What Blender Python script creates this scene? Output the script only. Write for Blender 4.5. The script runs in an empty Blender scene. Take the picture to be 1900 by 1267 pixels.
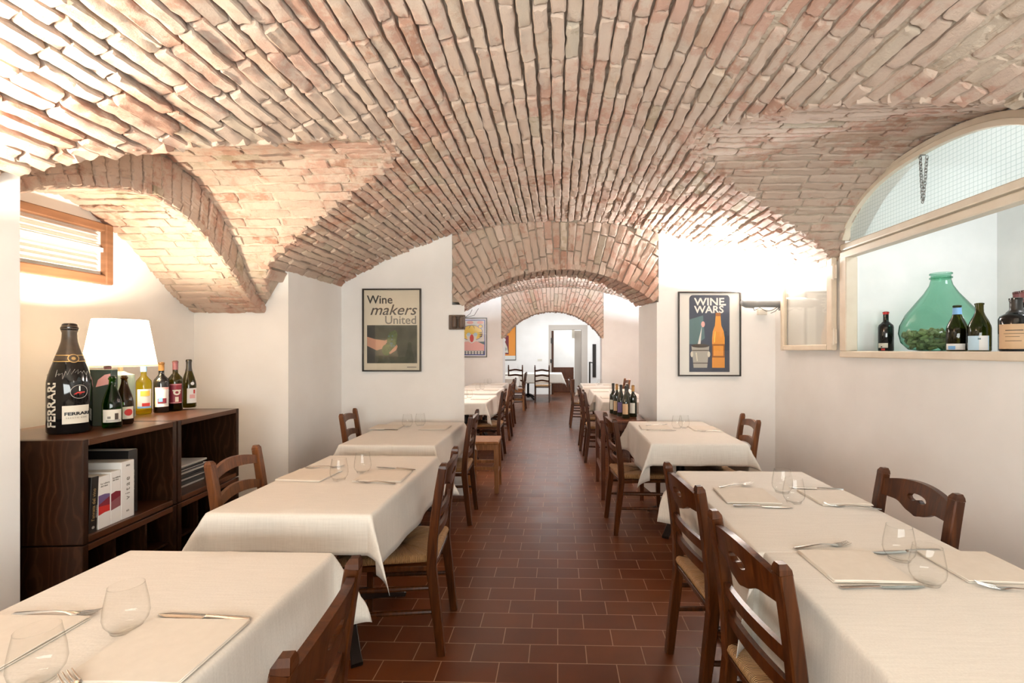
import bpy, bmesh, math, random
from mathutils import Vector, Matrix, noise
random.seed(7)
C = bpy.context.scene.collection
sc = bpy.context.scene
PI = math.pi
R = math.radians

# ------------------------------------------------------------------ camera
cam_data = bpy.data.cameras.new('camera')
cam = bpy.data.objects.new('camera', cam_data); C.objects.link(cam)
cam.location = (0, 0, 1.4)
cam.rotation_euler = (R(90), 0, R(1.57))
cam_data.sensor_width = 36
cam_data.lens = 870 / 1900 * 36
cam_data.shift_x = -0.0321
cam_data.shift_y = 0.0087
cam_data.clip_start = 0.05
sc.camera = cam

# ------------------------------------------------------------------ world, exposure, large lights
world = bpy.data.worlds.new('world'); sc.world = world
world.use_nodes = True
world.node_tree.nodes['Background'].inputs[0].default_value = (.95, .98, 1.0, 1)
world.node_tree.nodes['Background'].inputs[1].default_value = 0.25
sc.view_settings.view_transform = 'Standard'
sc.view_settings.look = 'None'
sc.view_settings.exposure = 0.58
sc.view_settings.gamma = 1
sc.view_settings.use_curve_mapping = False
sc.cycles.caustics_reflective = False
sc.cycles.caustics_refractive = False
sc.cycles.sample_clamp_indirect = 6
sc.cycles.max_bounces = 10
sc.cycles.diffuse_bounces = 5
sc.cycles.transparent_max_bounces = 24

def area(name, loc, rot, size, power, col=(1, 1, 1), sy=None):
    d = bpy.data.lights.new(name, 'AREA'); d.energy = power; d.color = col; d.size = size
    if sy: d.shape = 'RECTANGLE'; d.size_y = sy
    o = bpy.data.objects.new(name, d); C.objects.link(o); o.location = loc; o.rotation_euler = rot
    o['kind'] = 'helper'
    return o
def point(name, loc, power, col=(1, 1, 1), rad=.04):
    d = bpy.data.lights.new(name, 'POINT'); d.energy = power; d.color = col; d.shadow_soft_size = rad
    o = bpy.data.objects.new(name, d); C.objects.link(o); o.location = loc; o['kind'] = 'helper'
    return o
WARM = (1.0, .78, .52); NEUT = (1.0, .93, .85); COOL = (.93, .97, 1.0)
area('rear_fill', (0.1, -1.1, 1.25), (R(143), 0, 0), 2.6, 118, (.93, .98, .96), 1.2)  # unseen fill behind the camera, added to brighten the whole room
area('uplight_glow', (1.80, 4.32, 1.94), (R(180), R(4), 0), .3, 105, (.95, .98, 1.0), .07)
area('near_uplight_glow', (-1.90, 1.15, 1.93), (R(180), R(-12), 0), .3, 58, (1, .88, .72), .07)
area('near_uplight_glow', (1.9, .2, 1.93), (R(180), R(12), 0), .3, 6, (.95, .96, .96), .07)  # added fill on the window side, out of view
area('light_well', (2.86, 1.95, 2.62), (R(38), 0, R(14)), .45, 9.5, COOL, .45)
area('bay_uplight', (-1.75, 6.4, 1.9), (R(180), R(-8), 0), .3, 330, (.86, .96, 1.06), .07)
area('bay_uplight', (1.75, 7.6, 1.9), (R(180), R(8), 0), .3, 190, (.86, .96, 1.06), .07)  # added opposite the other bay uplight to brighten the second room
area('end_room_light', (0.2, 12.6, 2.95), (0, 0, 0), 2.2, 95, (.95, .98, 1), 2.2)
area('corridor_light', (0.9, 16.0, 2.7), (0, 0, 0), .6, 26, (.95, .98, 1), .6)

# ------------------------------------------------------------------ materials
def node_mat(name):
    m = bpy.data.materials.new(name); m.use_nodes = True
    nt = m.node_tree; b = nt.nodes['Principled BSDF']
    return m, nt, b
def N(nt, t, **kw):
    n = nt.nodes.new(t)
    for k, v in kw.items():
        if k in n.inputs: n.inputs[k].default_value = v
        else: setattr(n, k, v)
    return n
def L(nt, a, b): nt.links.new(a, b)
def coords(nt, scale=(1, 1, 1), kind='Object'):
    t = N(nt, 'ShaderNodeTexCoord'); mp = N(nt, 'ShaderNodeMapping'); mp.inputs['Scale'].default_value = scale
    L(nt, t.outputs[kind], mp.inputs[0]); return mp.outputs[0]
def ramp(nt, fac, stops):
    r = N(nt, 'ShaderNodeValToRGB')
    e = r.color_ramp.elements
    while len(e) < len(stops): e.new(.5)
    for el, (p, c) in zip(e, stops): el.position = p; el.color = (*c, 1)
    L(nt, fac, r.inputs[0]); return r.outputs[0]
def bump(nt, b, h, strength=.3, dist=.01):
    n = N(nt, 'ShaderNodeBump'); n.inputs['Strength'].default_value = strength; n.inputs['Distance'].default_value = dist
    L(nt, h, n.inputs['Height']); L(nt, n.outputs[0], b.inputs['Normal']); return n
def plain(name, col, rough=.5, metal=0, spec=.5, coat=0):
    m, nt, b = node_mat(name)
    b.inputs['Base Color'].default_value = (*col, 1); b.inputs['Roughness'].default_value = rough
    b.inputs['Metallic'].default_value = metal; b.inputs['Specular IOR Level'].default_value = spec
    b.inputs['Coat Weight'].default_value = coat
    return m
def noisy(name, c1, c2, scale, rough=.6, bs=.2, bd=.003, detail=6, stretch=(1, 1, 1), spec=.5, bscale=None):
    m, nt, b = node_mat(name)
    co = coords(nt, stretch)
    n = N(nt, 'ShaderNodeTexNoise', Scale=scale, Detail=detail); L(nt, co, n.inputs['Vector'])
    L(nt, ramp(nt, n.outputs['Fac'], [(.3, c1), (.7, c2)]), b.inputs['Base Color'])
    b.inputs['Roughness'].default_value = rough; b.inputs['Specular IOR Level'].default_value = spec
    n2 = N(nt, 'ShaderNodeTexNoise', Scale=bscale or scale * 2, Detail=detail); L(nt, co, n2.inputs['Vector'])
    bump(nt, b, n2.outputs['Fac'], bs, bd)
    return m
M = {}
M['plaster'] = noisy('white_plaster', (.84, .825, .80), (.89, .88, .86), 3, .85, .25, .004, bscale=14, spec=.2)
M['plaster_cool'] = noisy('white_niche_paint', (.78, .79, .77), (.86, .86, .84), 4, .85, .2, .003, bscale=12, spec=.2)
def wood(name, c1, c2, rough=.35, scale=9, stretch=(14, 14, 1.2), bs=.15):
    m, nt, b = node_mat(name)
    co = coords(nt, stretch)
    n = N(nt, 'ShaderNodeTexNoise', Scale=scale, Detail=5, Distortion=1.2); L(nt, co, n.inputs['Vector'])
    L(nt, ramp(nt, n.outputs['Fac'], [(.3, c1), (.72, c2)]), b.inputs['Base Color'])
    b.inputs['Roughness'].default_value = rough; b.inputs['Specular IOR Level'].default_value = .3
    bump(nt, b, n.outputs['Fac'], bs, .002)
    return m
M['chair_wood'] = wood('dark_walnut_stain', (.022, .0054, .0013), (.082, .0235, .005), .3, 3)
M['chair_wood_light'] = wood('brown_walnut_stain', (.06, .018, .0045), (.16, .055, .014), .36, 3)
M['stool_wood'] = wood('amber_wood', (.16, .06, .018), (.32, .14, .05), .4, 3)
M['base_metal'] = plain('dark_iron', (.014, .009, .007), .45, .3)
M['table_wood'] = wood('reddish_table_wood', (.06, .018, .008), (.13, .045, .02), .3, 3)
# plywood with cathedral grain for the shelf units
m, nt, b = node_mat('dark_plywood'); M['ply'] = m
co = coords(nt, (1, 1, .45))
w = N(nt, 'ShaderNodeTexWave', Scale=9.0, Distortion=14.0, Detail=2.0); w.inputs['Detail Scale'].default_value = 1.1; L(nt, co, w.inputs['Vector'])
L(nt, ramp(nt, w.outputs['Fac'], [(.0, (.017, .0062, .0026)), (.86, (.022, .008, .0034)), (.985, (.038, .015, .0065))]), b.inputs['Base Color'])
b.inputs['Roughness'].default_value = .35; b.inputs['Specular IOR Level'].default_value = .2
M['ply_top'] = wood('dark_plywood_top', (.040, .014, .006), (.085, .032, .013), .28, 2, (10, 1.2, 10))
# rush
m, nt, b = node_mat('woven_rush'); M['rush'] = m
uvn = N(nt, 'ShaderNodeUVMap'); mp = N(nt, 'ShaderNodeMapping'); mp.inputs['Scale'].default_value = (1, .05, 1); L(nt, uvn.outputs[0], mp.inputs[0])
w = N(nt, 'ShaderNodeTexWave', Scale=26.0, Distortion=1.6, Detail=2); L(nt, mp.outputs[0], w.inputs['Vector'])
n = N(nt, 'ShaderNodeTexNoise', Scale=60.0); L(nt, mp.outputs[0], n.inputs['Vector'])
mx = N(nt, 'ShaderNodeMath', operation='MULTIPLY'); L(nt, w.outputs['Fac'], mx.inputs[0]); L(nt, n.outputs['Fac'], mx.inputs[1])
L(nt, ramp(nt, mx.outputs[0], [(.02, (.07, .028, .009)), (.16, (.28, .13, .045)), (.42, (.55, .32, .13))]), b.inputs['Base Color'])
b.inputs['Roughness'].default_value = .55; bump(nt, b, w.outputs['Fac'], .8, .004)
# cloth
m, nt, b = node_mat('cream_linen'); M['cloth'] = m
co = coords(nt)
w1 = N(nt, 'ShaderNodeTexNoise', Scale=1.0, Detail=3); mp1 = N(nt, 'ShaderNodeMapping'); mp1.inputs['Scale'].default_value = (9, 190, 190); L(nt, co, mp1.inputs[0]); L(nt, mp1.outputs[0], w1.inputs['Vector'])
w2 = N(nt, 'ShaderNodeTexNoise', Scale=1.0, Detail=3); mp2 = N(nt, 'ShaderNodeMapping'); mp2.inputs['Scale'].default_value = (190, 190, 9); L(nt, co, mp2.inputs[0]); L(nt, mp2.outputs[0], w2.inputs['Vector'])
ad = N(nt, 'ShaderNodeMath', operation='ADD'); L(nt, w1.outputs['Fac'], ad.inputs[0]); L(nt, w2.outputs['Fac'], ad.inputs[1])
hf = N(nt, 'ShaderNodeMath', operation='MULTIPLY'); hf.inputs[1].default_value = .5; L(nt, ad.outputs[0], hf.inputs[0])
L(nt, ramp(nt, hf.outputs[0], [(.3, (.64, .60, .54)), (.68, (.735, .695, .635))]), b.inputs['Base Color'])
b.inputs['Roughness'].default_value = .9; b.inputs['Specular IOR Level'].default_value = .15
b.inputs['Sheen Weight'].default_value = .15; bump(nt, b, hf.outputs[0], .25, .002)
M['napkin'] = noisy('cream_napkin_cotton', (.67, .615, .54), (.70, .645, .57), 40, .9, .3, .001, spec=.15)
# brick and mortar
m, nt, b = node_mat('old_brick'); M['brick'] = m
co = coords(nt)
at = N(nt, 'ShaderNodeAttribute', attribute_name='rnd')
base = ramp(nt, at.outputs['Fac'], [(0, (.42, .24, .17)), (.15, (.52, .315, .235)), (.5, (.57, .36, .28)), (.8, (.59, .405, .32)), (.95, (.53, .38, .28)), (1, (.41, .33, .23))])
n1 = N(nt, 'ShaderNodeTexNoise', Scale=16.0, Detail=8, Roughness=.65); L(nt, co, n1.inputs['Vector'])
n2 = N(nt, 'ShaderNodeTexNoise', Scale=2.2, Detail=4); L(nt, co, n2.inputs['Vector'])
ms = N(nt, 'ShaderNodeMath', operation='ADD'); L(nt, n1.outputs['Fac'], ms.inputs[0]); L(nt, n2.outputs['Fac'], ms.inputs[1])
fac = ramp(nt, ms.outputs[0], [(.86, (0, 0, 0)), (1.25, (.6, .6, .6))])
mixc = N(nt, 'ShaderNodeMixRGB'); L(nt, fac, mixc.inputs[0]); L(nt, base, mixc.inputs[1]); mixc.inputs[2].default_value = (.66, .56, .46, 1)
L(nt, mixc.outputs[0], b.inputs['Base Color']); b.inputs['Roughness'].default_value = .92; b.inputs['Specular IOR Level'].default_value = .15
nb = N(nt, 'ShaderNodeTexNoise', Scale=30.0, Detail=10, Roughness=.82); L(nt, co, nb.inputs['Vector']); bump(nt, b, nb.outputs['Fac'], .7, .020)
M['mortar'] = noisy('lime_mortar', (.38, .30, .23), (.56, .47, .38), 9, .95, .8, .015, 8, spec=.1, bscale=30)
# terracotta floor
m, nt, b = node_mat('terracotta_tiles'); M['floor'] = m
co = coords(nt)
br = N(nt, 'ShaderNodeTexBrick'); L(nt, co, br.inputs['Vector'])
br.offset = .5; br.inputs['Scale'].default_value = 1; br.inputs['Brick Width'].default_value = .262; br.inputs['Row Height'].default_value = .1312
br.inputs['Mortar Size'].default_value = .0022; br.inputs['Mortar Smooth'].default_value = .1
br.inputs['Color1'].default_value = (.072, .0195, .0055, 1); br.inputs['Color2'].default_value = (.100, .030, .0088, 1); br.inputs['Mortar'].default_value = (.27, .17, .11, 1)
n1 = N(nt, 'ShaderNodeTexNoise', Scale=5.0, Detail=6); L(nt, co, n1.inputs['Vector'])
mixc = N(nt, 'ShaderNodeMixRGB', blend_type='MULTIPLY'); mixc.inputs[0].default_value = .6; L(nt, br.outputs['Color'], mixc.inputs[1])
L(nt, ramp(nt, n1.outputs['Fac'], [(.3, (.7, .7, .7)), (.7, (1.15, 1.1, 1.1))]), mixc.inputs[2])
L(nt, mixc.outputs[0], b.inputs['Base Color'])
L(nt, ramp(nt, n1.outputs['Fac'], [(.3, (.30, .30, .30)), (.7, (.38, .38, .38))]), b.inputs['Roughness'])
iv = N(nt, 'ShaderNodeMath', operation='MULTIPLY_ADD'); L(nt, br.outputs['Fac'], iv.inputs[0]); iv.inputs[1].default_value = -1; iv.inputs[2].default_value = 1
nb = N(nt, 'ShaderNodeMath', operation='MULTIPLY_ADD'); L(nt, n1.outputs['Fac'], nb.inputs[0]); nb.inputs[1].default_value = .04; L(nt, iv.outputs[0], nb.inputs[2])
b.inputs['Specular IOR Level'].default_value = .14; bump(nt, b, nb.outputs[0], .5, .003)
# thin glass: transparent film with Fresnel reflection
def thin_glass(name, tint=(1, 1, 1), rough=.0, ior=1.45, dim=1.0, edge=None):
    m = bpy.data.materials.new(name); m.use_nodes = True; nt = m.node_tree
    for n in list(nt.nodes):
        if n.type != 'OUTPUT_MATERIAL': nt.nodes.remove(n)
    out = [n for n in nt.nodes if n.type == 'OUTPUT_MATERIAL'][0]
    fr = N(nt, 'ShaderNodeFresnel', IOR=ior); tr = N(nt, 'ShaderNodeBsdfTransparent'); gl = N(nt, 'ShaderNodeBsdfGlossy', Roughness=rough)
    gb = N(nt, 'ShaderNodeNewGeometry'); mi = N(nt, 'ShaderNodeMapRange'); L(nt, gb.outputs['Backfacing'], mi.inputs[0]); mi.inputs[3].default_value = ior; mi.inputs[4].default_value = 1 / ior
    L(nt, mi.outputs[0], fr.inputs[0])
    if edge:
        lw = N(nt, 'ShaderNodeLayerWeight', Blend=.5)
        L(nt, ramp(nt, lw.outputs['Facing'], [(0, tint), (.55, tint), (.97, edge)]), tr.inputs[0])
    else: tr.inputs[0].default_value = (*tint, 1)
    mx = N(nt, 'ShaderNodeMixShader'); L(nt, fr.outputs[0], mx.inputs[0]); L(nt, tr.outputs[0], mx.inputs[1]); L(nt, gl.outputs[0], mx.inputs[2])
    L(nt, mx.outputs[0], out.inputs[0]); return m
M['glass'] = thin_glass('clear_tumbler_glass', (.985, .985, .98), edge=(.80, .79, .76), ior=1.35)
M['pane'] = thin_glass('clear_pane', (.97, .98, .97), ior=1.5)
M['demijohn'] = thin_glass('green_demijohn_glass', (.50, .75, .64), edge=(.10, .33, .24))
M['bottle_green'] = thin_glass('green_bottle_glass', (.17, .42, .08), edge=(.02, .09, .01))
M['bottle_olive'] = thin_glass('olive_bottle_glass', (.23, .21, .05), edge=(.04, .04, .006))
M['bottle_brown'] = thin_glass('brown_bottle_glass', (.20, .115, .04), edge=(.03, .016, .004))
M['bottle_yellow'] = thin_glass('yellow_wine_glass', (.86, .78, .12), edge=(.35, .33, .03))
M['bottle_black'] = plain('black_wine_glass', (.006, .006, .006), .06, 0, .5)
M['bottle_dark'] = plain('dark_green_wine_glass', (.012, .014, .006), .07, 0, .5)
# ribbed wired glass in the arched light
m = bpy.data.materials.new('wired_frosted_glass'); M['wired'] = m; m.use_nodes = True; nt = m.node_tree
b = nt.nodes['Principled BSDF']; out = nt.nodes['Material Output']
uvn = N(nt, 'ShaderNodeUVMap'); br = N(nt, 'ShaderNodeTexBrick'); br.offset = 0; L(nt, uvn.outputs[0], br.inputs['Vector'])
br.inputs['Scale'].default_value = 1; br.inputs['Brick Width'].default_value = .024; br.inputs['Row Height'].default_value = .024; br.inputs['Mortar Size'].default_value = .0022; br.inputs['Mortar Smooth'].default_value = 1
br.inputs['Color1'].default_value = (.90, .95, .93, 1); br.inputs['Color2'].default_value = (.90, .95, .93, 1); br.inputs['Mortar'].default_value = (.50, .60, .58, 1)
tl = N(nt, 'ShaderNodeBsdfTranslucent'); L(nt, br.outputs['Color'], tl.inputs[0])
b.inputs['Base Color'].default_value = (.8, .87, .85, 1); b.inputs['Roughness'].default_value = .15
bump(nt, b, br.outputs['Fac'], .6, .002)
mx = N(nt, 'ShaderNodeMixShader'); mx.inputs[0].default_value = .7; L(nt, b.outputs[0], mx.inputs[1]); L(nt, tl.outputs[0], mx.inputs[2])
tp = N(nt, 'ShaderNodeBsdfTransparent'); L(nt, br.outputs['Color'], tp.inputs[0])
mx2 = N(nt, 'ShaderNodeMixShader'); mx2.inputs[0].default_value = .45; L(nt, mx.outputs[0], mx2.inputs[1]); L(nt, tp.outputs[0], mx2.inputs[2]); L(nt, mx2.outputs[0], out.inputs[0])
# lamp shade
m = bpy.data.materials.new('linen_lamp_shade'); M['shade'] = m; m.use_nodes = True; nt = m.node_tree
b = nt.nodes['Principled BSDF']; out = nt.nodes['Material Output']
b.inputs['Base Color'].default_value = (.82, .72, .58, 1); b.inputs['Roughness'].default_value = .9
tl = N(nt, 'ShaderNodeBsdfTranslucent'); tl.inputs[0].default_value = (.95, .84, .66, 1)
mx = N(nt, 'ShaderNodeMixShader'); mx.inputs[0].default_value = .33; L(nt, b.outputs[0], mx.inputs[1]); L(nt, tl.outputs[0], mx.inputs[2]); L(nt, mx.outputs[0], out.inputs[0])
def emit(name, col, s):
    m, nt, b = node_mat(name); b.inputs['Emission Color'].default_value = (*col, 1); b.inputs['Emission Strength'].default_value = s
    b.inputs['Base Color'].default_value = (*col, 1); return m
M['tube'] = emit('glowing_lamp_tube', (1, .92, .8), 12)
M['bulb'] = emit('glowing_bulb', (1, .8, .55), 20)
M['frame_paint'] = noisy('cream_window_paint', (.70, .60, .47), (.77, .68, .55), 8, .45, .15, .002, stretch=(1, 1, 1))
M['window_wood'] = wood('orange_brown_window_wood', (.15, .068, .034), (.23, .11, .058), .4, 2, (3, 1, 12))
M['louver'] = plain('white_louver', (.8, .78, .74), .5)
M['black_frame'] = plain('black_picture_frame', (.018, .014, .011), .35)
M['steel'] = plain('stainless_steel', (.55, .53, .50), .18, 1)
M['zinc'] = plain('zinc_chain', (.30, .30, .29), .35, 1)
M['fixture_grey'] = plain('dark_grey_lamp_housing', (.26, .27, .27), .45)
M['fixture_brown'] = plain('brown_lamp_housing', (.10, .062, .04), .5)
M['cable'] = plain('grey_cable', (.12, .11, .10), .5)
M['paper'] = plain('cream_paper', (.74, .66, .53), .7)
M['white'] = plain('white_paper', (.82, .80, .77), .6)
M['offwhite'] = plain('offwhite_label', (.72, .68, .58), .6)
M['black'] = plain('black_ink', (.012, .012, .012), .5)
M['grey_ink'] = plain('grey_ink', (.20, .18, .15), .6)
M['photo_dark'] = noisy('dark_vineyard_photo', (.030, .036, .024), (.085, .092, .062), 9, .5, 0, .001)
M['photo_dark2'] = plain('dark_sleeve_print', (.022, .022, .020), .5)
M['leaf_print'] = noisy('grape_leaf_print', (.03, .06, .018), (.10, .15, .05), 60, .5, 0, .001)
M['skin_print'] = plain('pink_hand_print', (.55, .28, .19), .5)
M['navy'] = plain('navy_print', (.032, .043, .075), .5)
M['teal'] = plain('teal_print', (.09, .17, .19), .5)
M['amber'] = plain('amber_print', (.72, .30, .045), .5)
M['amber_dark'] = plain('dark_amber_print', (.30, .10, .012), .5)
M['silver'] = plain('silver_grey_print', (.42, .40, .36), .5)
M['ink_brown'] = plain('brown_black_print', (.05, .035, .025), .5)
M['blue'] = plain('blue_print', (.07, .10, .42), .5)
M['lblue'] = plain('light_blue_print', (.22, .46, .78), .5)
M['sky'] = plain('pale_blue_print', (.50, .68, .80), .5)
M['pink'] = plain('pink_print', (.80, .42, .40), .5)
M['yellow'] = plain('yellow_print', (.85, .60, .10), .5)
M['red'] = plain('red_print', (.55, .03, .025), .5)
M['dred'] = plain('maroon_print', (.20, .015, .03), .5)
M['violet'] = plain('violet_print', (.14, .09, .22), .5)
M['orange'] = plain('orange_print', (.85, .30, .025), .5)
M['gold'] = plain('gold_foil', (.60, .42, .18), .35, .6)
M['capsule_black'] = plain('black_foil_capsule', (.02, .017, .014), .35)
M['capsule_brown'] = noisy('bronze_brown_foil', (.045, .032, .020), (.07, .05, .032), 40, .4, .2, .001)
M['capsule_red'] = plain('red_wax', (.5, .02, .02), .35)
M['capsule_mauve'] = plain('mauve_foil', (.28, .10, .11), .4)
M['capsule_ochre'] = plain('ochre_foil', (.48, .24, .06), .4)
M['label_tan'] = plain('tan_paper_label', (.62, .41, .24), .6)
M['cork'] = noisy('cork', (.34, .24, .12), (.58, .43, .24), 80, .9, .3, .001)
M['box_green'] = plain('dark_green_gift_box', (.030, .055, .045), .45)
M['green'] = plain('bright_green_card', (.07, .36, .06), .5)
M['fluted'] = plain('fluted_grey_green_ceramic', (.27, .36, .33), .3)
M['book_black'] = plain('black_book_cover', (.012, .010, .009), .4)
M['door_paint'] = plain('greige_door_paint', (.50, .45, .40), .6)
M['hinge'] = plain('brass_hinge', (.35, .27, .17), .35, .8)
M['switch'] = plain('cream_plastic', (.70, .66, .58), .4)

# ------------------------------------------------------------------ mesh helpers
class MB:
    def __init__(s): s.v = []; s.f = []; s.m = []; s.uv = {}; s.att = {}; s.hasuv = False
    def add(s, vs, fs, mat=0, uvs=None, a=None):
        o = len(s.v); s.v += [tuple(p) for p in vs]
        for k, f in enumerate(fs):
            if uvs is not None: s.uv[len(s.f)] = uvs[k]; s.hasuv = True
            s.f.append(tuple(i + o for i in f)); s.m.append(mat)
        if a is not None:
            for i in range(o, len(s.v)): s.att[i] = a
        return o
    def box(s, lo, hi, mat=0, bev=0):
        x0, y0, z0 = lo; x1, y1, z1 = hi
        if x1 < x0: x0, x1 = x1, x0
        if y1 < y0: y0, y1 = y1, y0
        if z1 < z0: z0, z1 = z1, z0
        if bev <= 0:
            vs = [(x, y, z) for z in (z0, z1) for y in (y0, y1) for x in (x0, x1)]
            s.add(vs, [(0, 2, 3, 1), (4, 5, 7, 6), (0, 1, 5, 4), (2, 6, 7, 3), (0, 4, 6, 2), (1, 3, 7, 5)], mat)
        else:
            b = min(bev, (x1 - x0) * .45, (y1 - y0) * .45, (z1 - z0) * .45)
            def loop(i, z):
                xa, xb, ya, yb = x0 + i, x1 - i, y0 + i, y1 - i
                return [(xa + b, ya, z), (xb - b, ya, z), (xb, ya + b, z), (xb, yb - b, z), (xb - b, yb, z), (xa + b, yb, z), (xa, yb - b, z), (xa, ya + b, z)]
            s.loft([loop(b * .7, z0), loop(0, z0 + b), loop(0, z1 - b), loop(b * .7, z1)], mat)
    def loft(s, rings, mat=0, caps=True, closed=True):
        n = len(rings[0]); vs = [p for r in rings for p in r]; fs = []
        for i in range(len(rings) - 1):
            for j in range(n if closed else n - 1):
                k = (j + 1) % n
                fs.append((i * n + j, i * n + k, (i + 1) * n + k, (i + 1) * n + j))
        if caps: fs.append(tuple(range(n - 1, -1, -1))); fs.append(tuple((len(rings) - 1) * n + j for j in range(n)))
        s.add(vs, fs, mat)
    def tube(s, pts, rad, n=8, mat=0, caps=True):
        pts = [Vector(p) for p in pts]; rings = []
        up = None
        for i, p in enumerate(pts):
            d = (pts[min(i + 1, len(pts) - 1)] - pts[max(i - 1, 0)]).normalized()
            if up is None:
                up = Vector((0, 0, 1)) if abs(d.z) < .9 else Vector((1, 0, 0))
            a = d.cross(up).normalized(); up = a.cross(d).normalized()
            r = rad[i] if isinstance(rad, (list, tuple)) else rad
            rings.append([p + r * (math.cos(2 * PI * k / n) * a + math.sin(2 * PI * k / n) * up) for k in range(n)])
        s.loft(rings, mat, caps)
    def bar(s, pts, wx, wy, mat=0, axis=(1, 0, 0), ch=.22):
        # swept chamfered rectangle; axis is the direction of width wx
        pts = [Vector(p) for p in pts]; ax = Vector(axis); rings = []
        for i, p in enumerate(pts):
            d = (pts[min(i + 1, len(pts) - 1)] - pts[max(i - 1, 0)]).normalized()
            bb = d.cross(ax).normalized(); aa = bb.cross(d).normalized()
            w = (wx[i] if isinstance(wx, (list, tuple)) else wx) / 2; h = (wy[i] if isinstance(wy, (list, tuple)) else wy) / 2
            c = min(w, h) * ch
            rings.append([p + aa * x + bb * y for x, y in ((-w + c, -h), (w - c, -h), (w, -h + c), (w, h - c), (w - c, h), (-w + c, h), (-w, h - c), (-w, -h + c))])
        s.loft(rings, mat)
    def lathe(s, prof, n=32, mat=0, c=(0, 0), caps=False):
        rings = [[(c[0] + r * math.cos(2 * PI * k / n), c[1] + r * math.sin(2 * PI * k / n), z) for k in range(n)] for r, z in prof]
        s.loft(rings, mat, caps)
    def grid(s, fn, us, vs_, mat=0, uv=None, flip=False):
        nu, nv = len(us), len(vs_)
        pts = [fn(u, v) for v in vs_ for u in us]; fs = []; uvs = []
        for j in range(nv - 1):
            for i in range(nu - 1):
                q = (j * nu + i, j * nu + i + 1, (j + 1) * nu + i + 1, (j + 1) * nu + i)
                w = [(us[i], vs_[j]), (us[i + 1], vs_[j]), (us[i + 1], vs_[j + 1]), (us[i], vs_[j + 1])]
                if flip: q = q[::-1]; w = w[::-1]
                fs.append(q); uvs.append(w)
        s.add(pts, fs, mat, uvs if uv else None)
    def poly(s, pts, y0, y1, mat=0):
        # outline in x,z extruded between y0 (front) and y1
        n = len(pts)
        vs = [(x, y0, z) for x, z in pts] + [(x, y1, z) for x, z in pts]
        fs = [tuple(range(n)), tuple(range(2 * n - 1, n - 1, -1))] + [(i, i + n, (i + 1) % n + n, (i + 1) % n) for i in range(n)]
        s.add(vs, fs, mat)
    def build(s, name, mats, parent=None, loc=None, rotz=0, smooth=False, sharp=None):
        me = bpy.data.meshes.new(name); me.from_pydata(s.v, [], s.f)
        if not isinstance(mats, (list, tuple)): mats = [mats]
        for x in mats: me.materials.append(M[x] if isinstance(x, str) else x)
        me.polygons.foreach_set('material_index', s.m)
        if s.hasuv:
            ul = me.uv_layers.new(name='UVMap')
            for p in me.polygons:
                if p.index in s.uv:
                    for li, w in zip(p.loop_indices, s.uv[p.index]): ul.data[li].uv = w
        if s.att:
            a = me.attributes.new('rnd', 'FLOAT', 'POINT')
            a.data.foreach_set('value', [s.att.get(i, .5) for i in range(len(s.v))])
        bm = bmesh.new(); bm.from_mesh(me)
        bmesh.ops.recalc_face_normals(bm, faces=bm.faces)
        if smooth:
            for f in bm.faces: f.smooth = True
            if sharp:
                for e in bm.edges:
                    if len(e.link_faces) == 2 and e.calc_face_angle(0) > sharp: e.smooth = False
        bm.to_mesh(me); bm.free()
        o = bpy.data.objects.new(name, me); C.objects.link(o)
        if parent: o.parent = parent
        if loc: o.location = loc
        if rotz: o.rotation_euler = (0, 0, rotz)
        return o
SH = R(38)
def tag(o, label, cat, group=None):
    o['label'] = label; o['category'] = cat
    if group: o['group'] = group
    return o
def thing(name, label, cat, loc=(0, 0, 0), rotz=0, group=None):
    o = bpy.data.objects.new(name, None); C.objects.link(o); o.location = loc; o.rotation_euler = (0, 0, rotz)
    o.empty_display_size = .1
    return tag(o, label, cat, group)
def struct(o): o['kind'] = 'structure'; return o
def copy_tree(o, parent=None):
    c = o.copy(); C.objects.link(c)
    if parent: c.parent = parent
    for ch in list(o.children): copy_tree(ch, c)
    return c
def again(src, label, loc, rotz=None, group=None):
    c = copy_tree(src); c['label'] = label; c.location = loc
    if rotz is not None: c.rotation_euler = (0, 0, rotz)
    if group: c['group'] = group
    return c
def lettering(body, size, fn, mat, parent, name='lettering', shear=0, align='LEFT', ext=.0004, bold=0, space=1, wx=1):
    cu = bpy.data.curves.new('text', 'FONT'); cu.body = body; cu.size = size; cu.shear = shear; cu.align_x = align
    cu.extrude = ext; cu.offset = bold; cu.space_character = space; cu.resolution_u = 3
    t = bpy.data.objects.new('text', cu); C.objects.link(t)
    me = bpy.data.meshes.new_from_object(t)
    bpy.data.objects.remove(t); bpy.data.curves.remove(cu)
    for v in me.vertices:
        v.co = fn(v.co.x * wx, v.co.y, v.co.z + ext)
    me.materials.clear(); me.materials.append(M[mat] if isinstance(mat, str) else mat)
    me.name = name
    o = bpy.data.objects.new(name, me); C.objects.link(o)
    if parent: o.parent = parent
    return o

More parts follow.
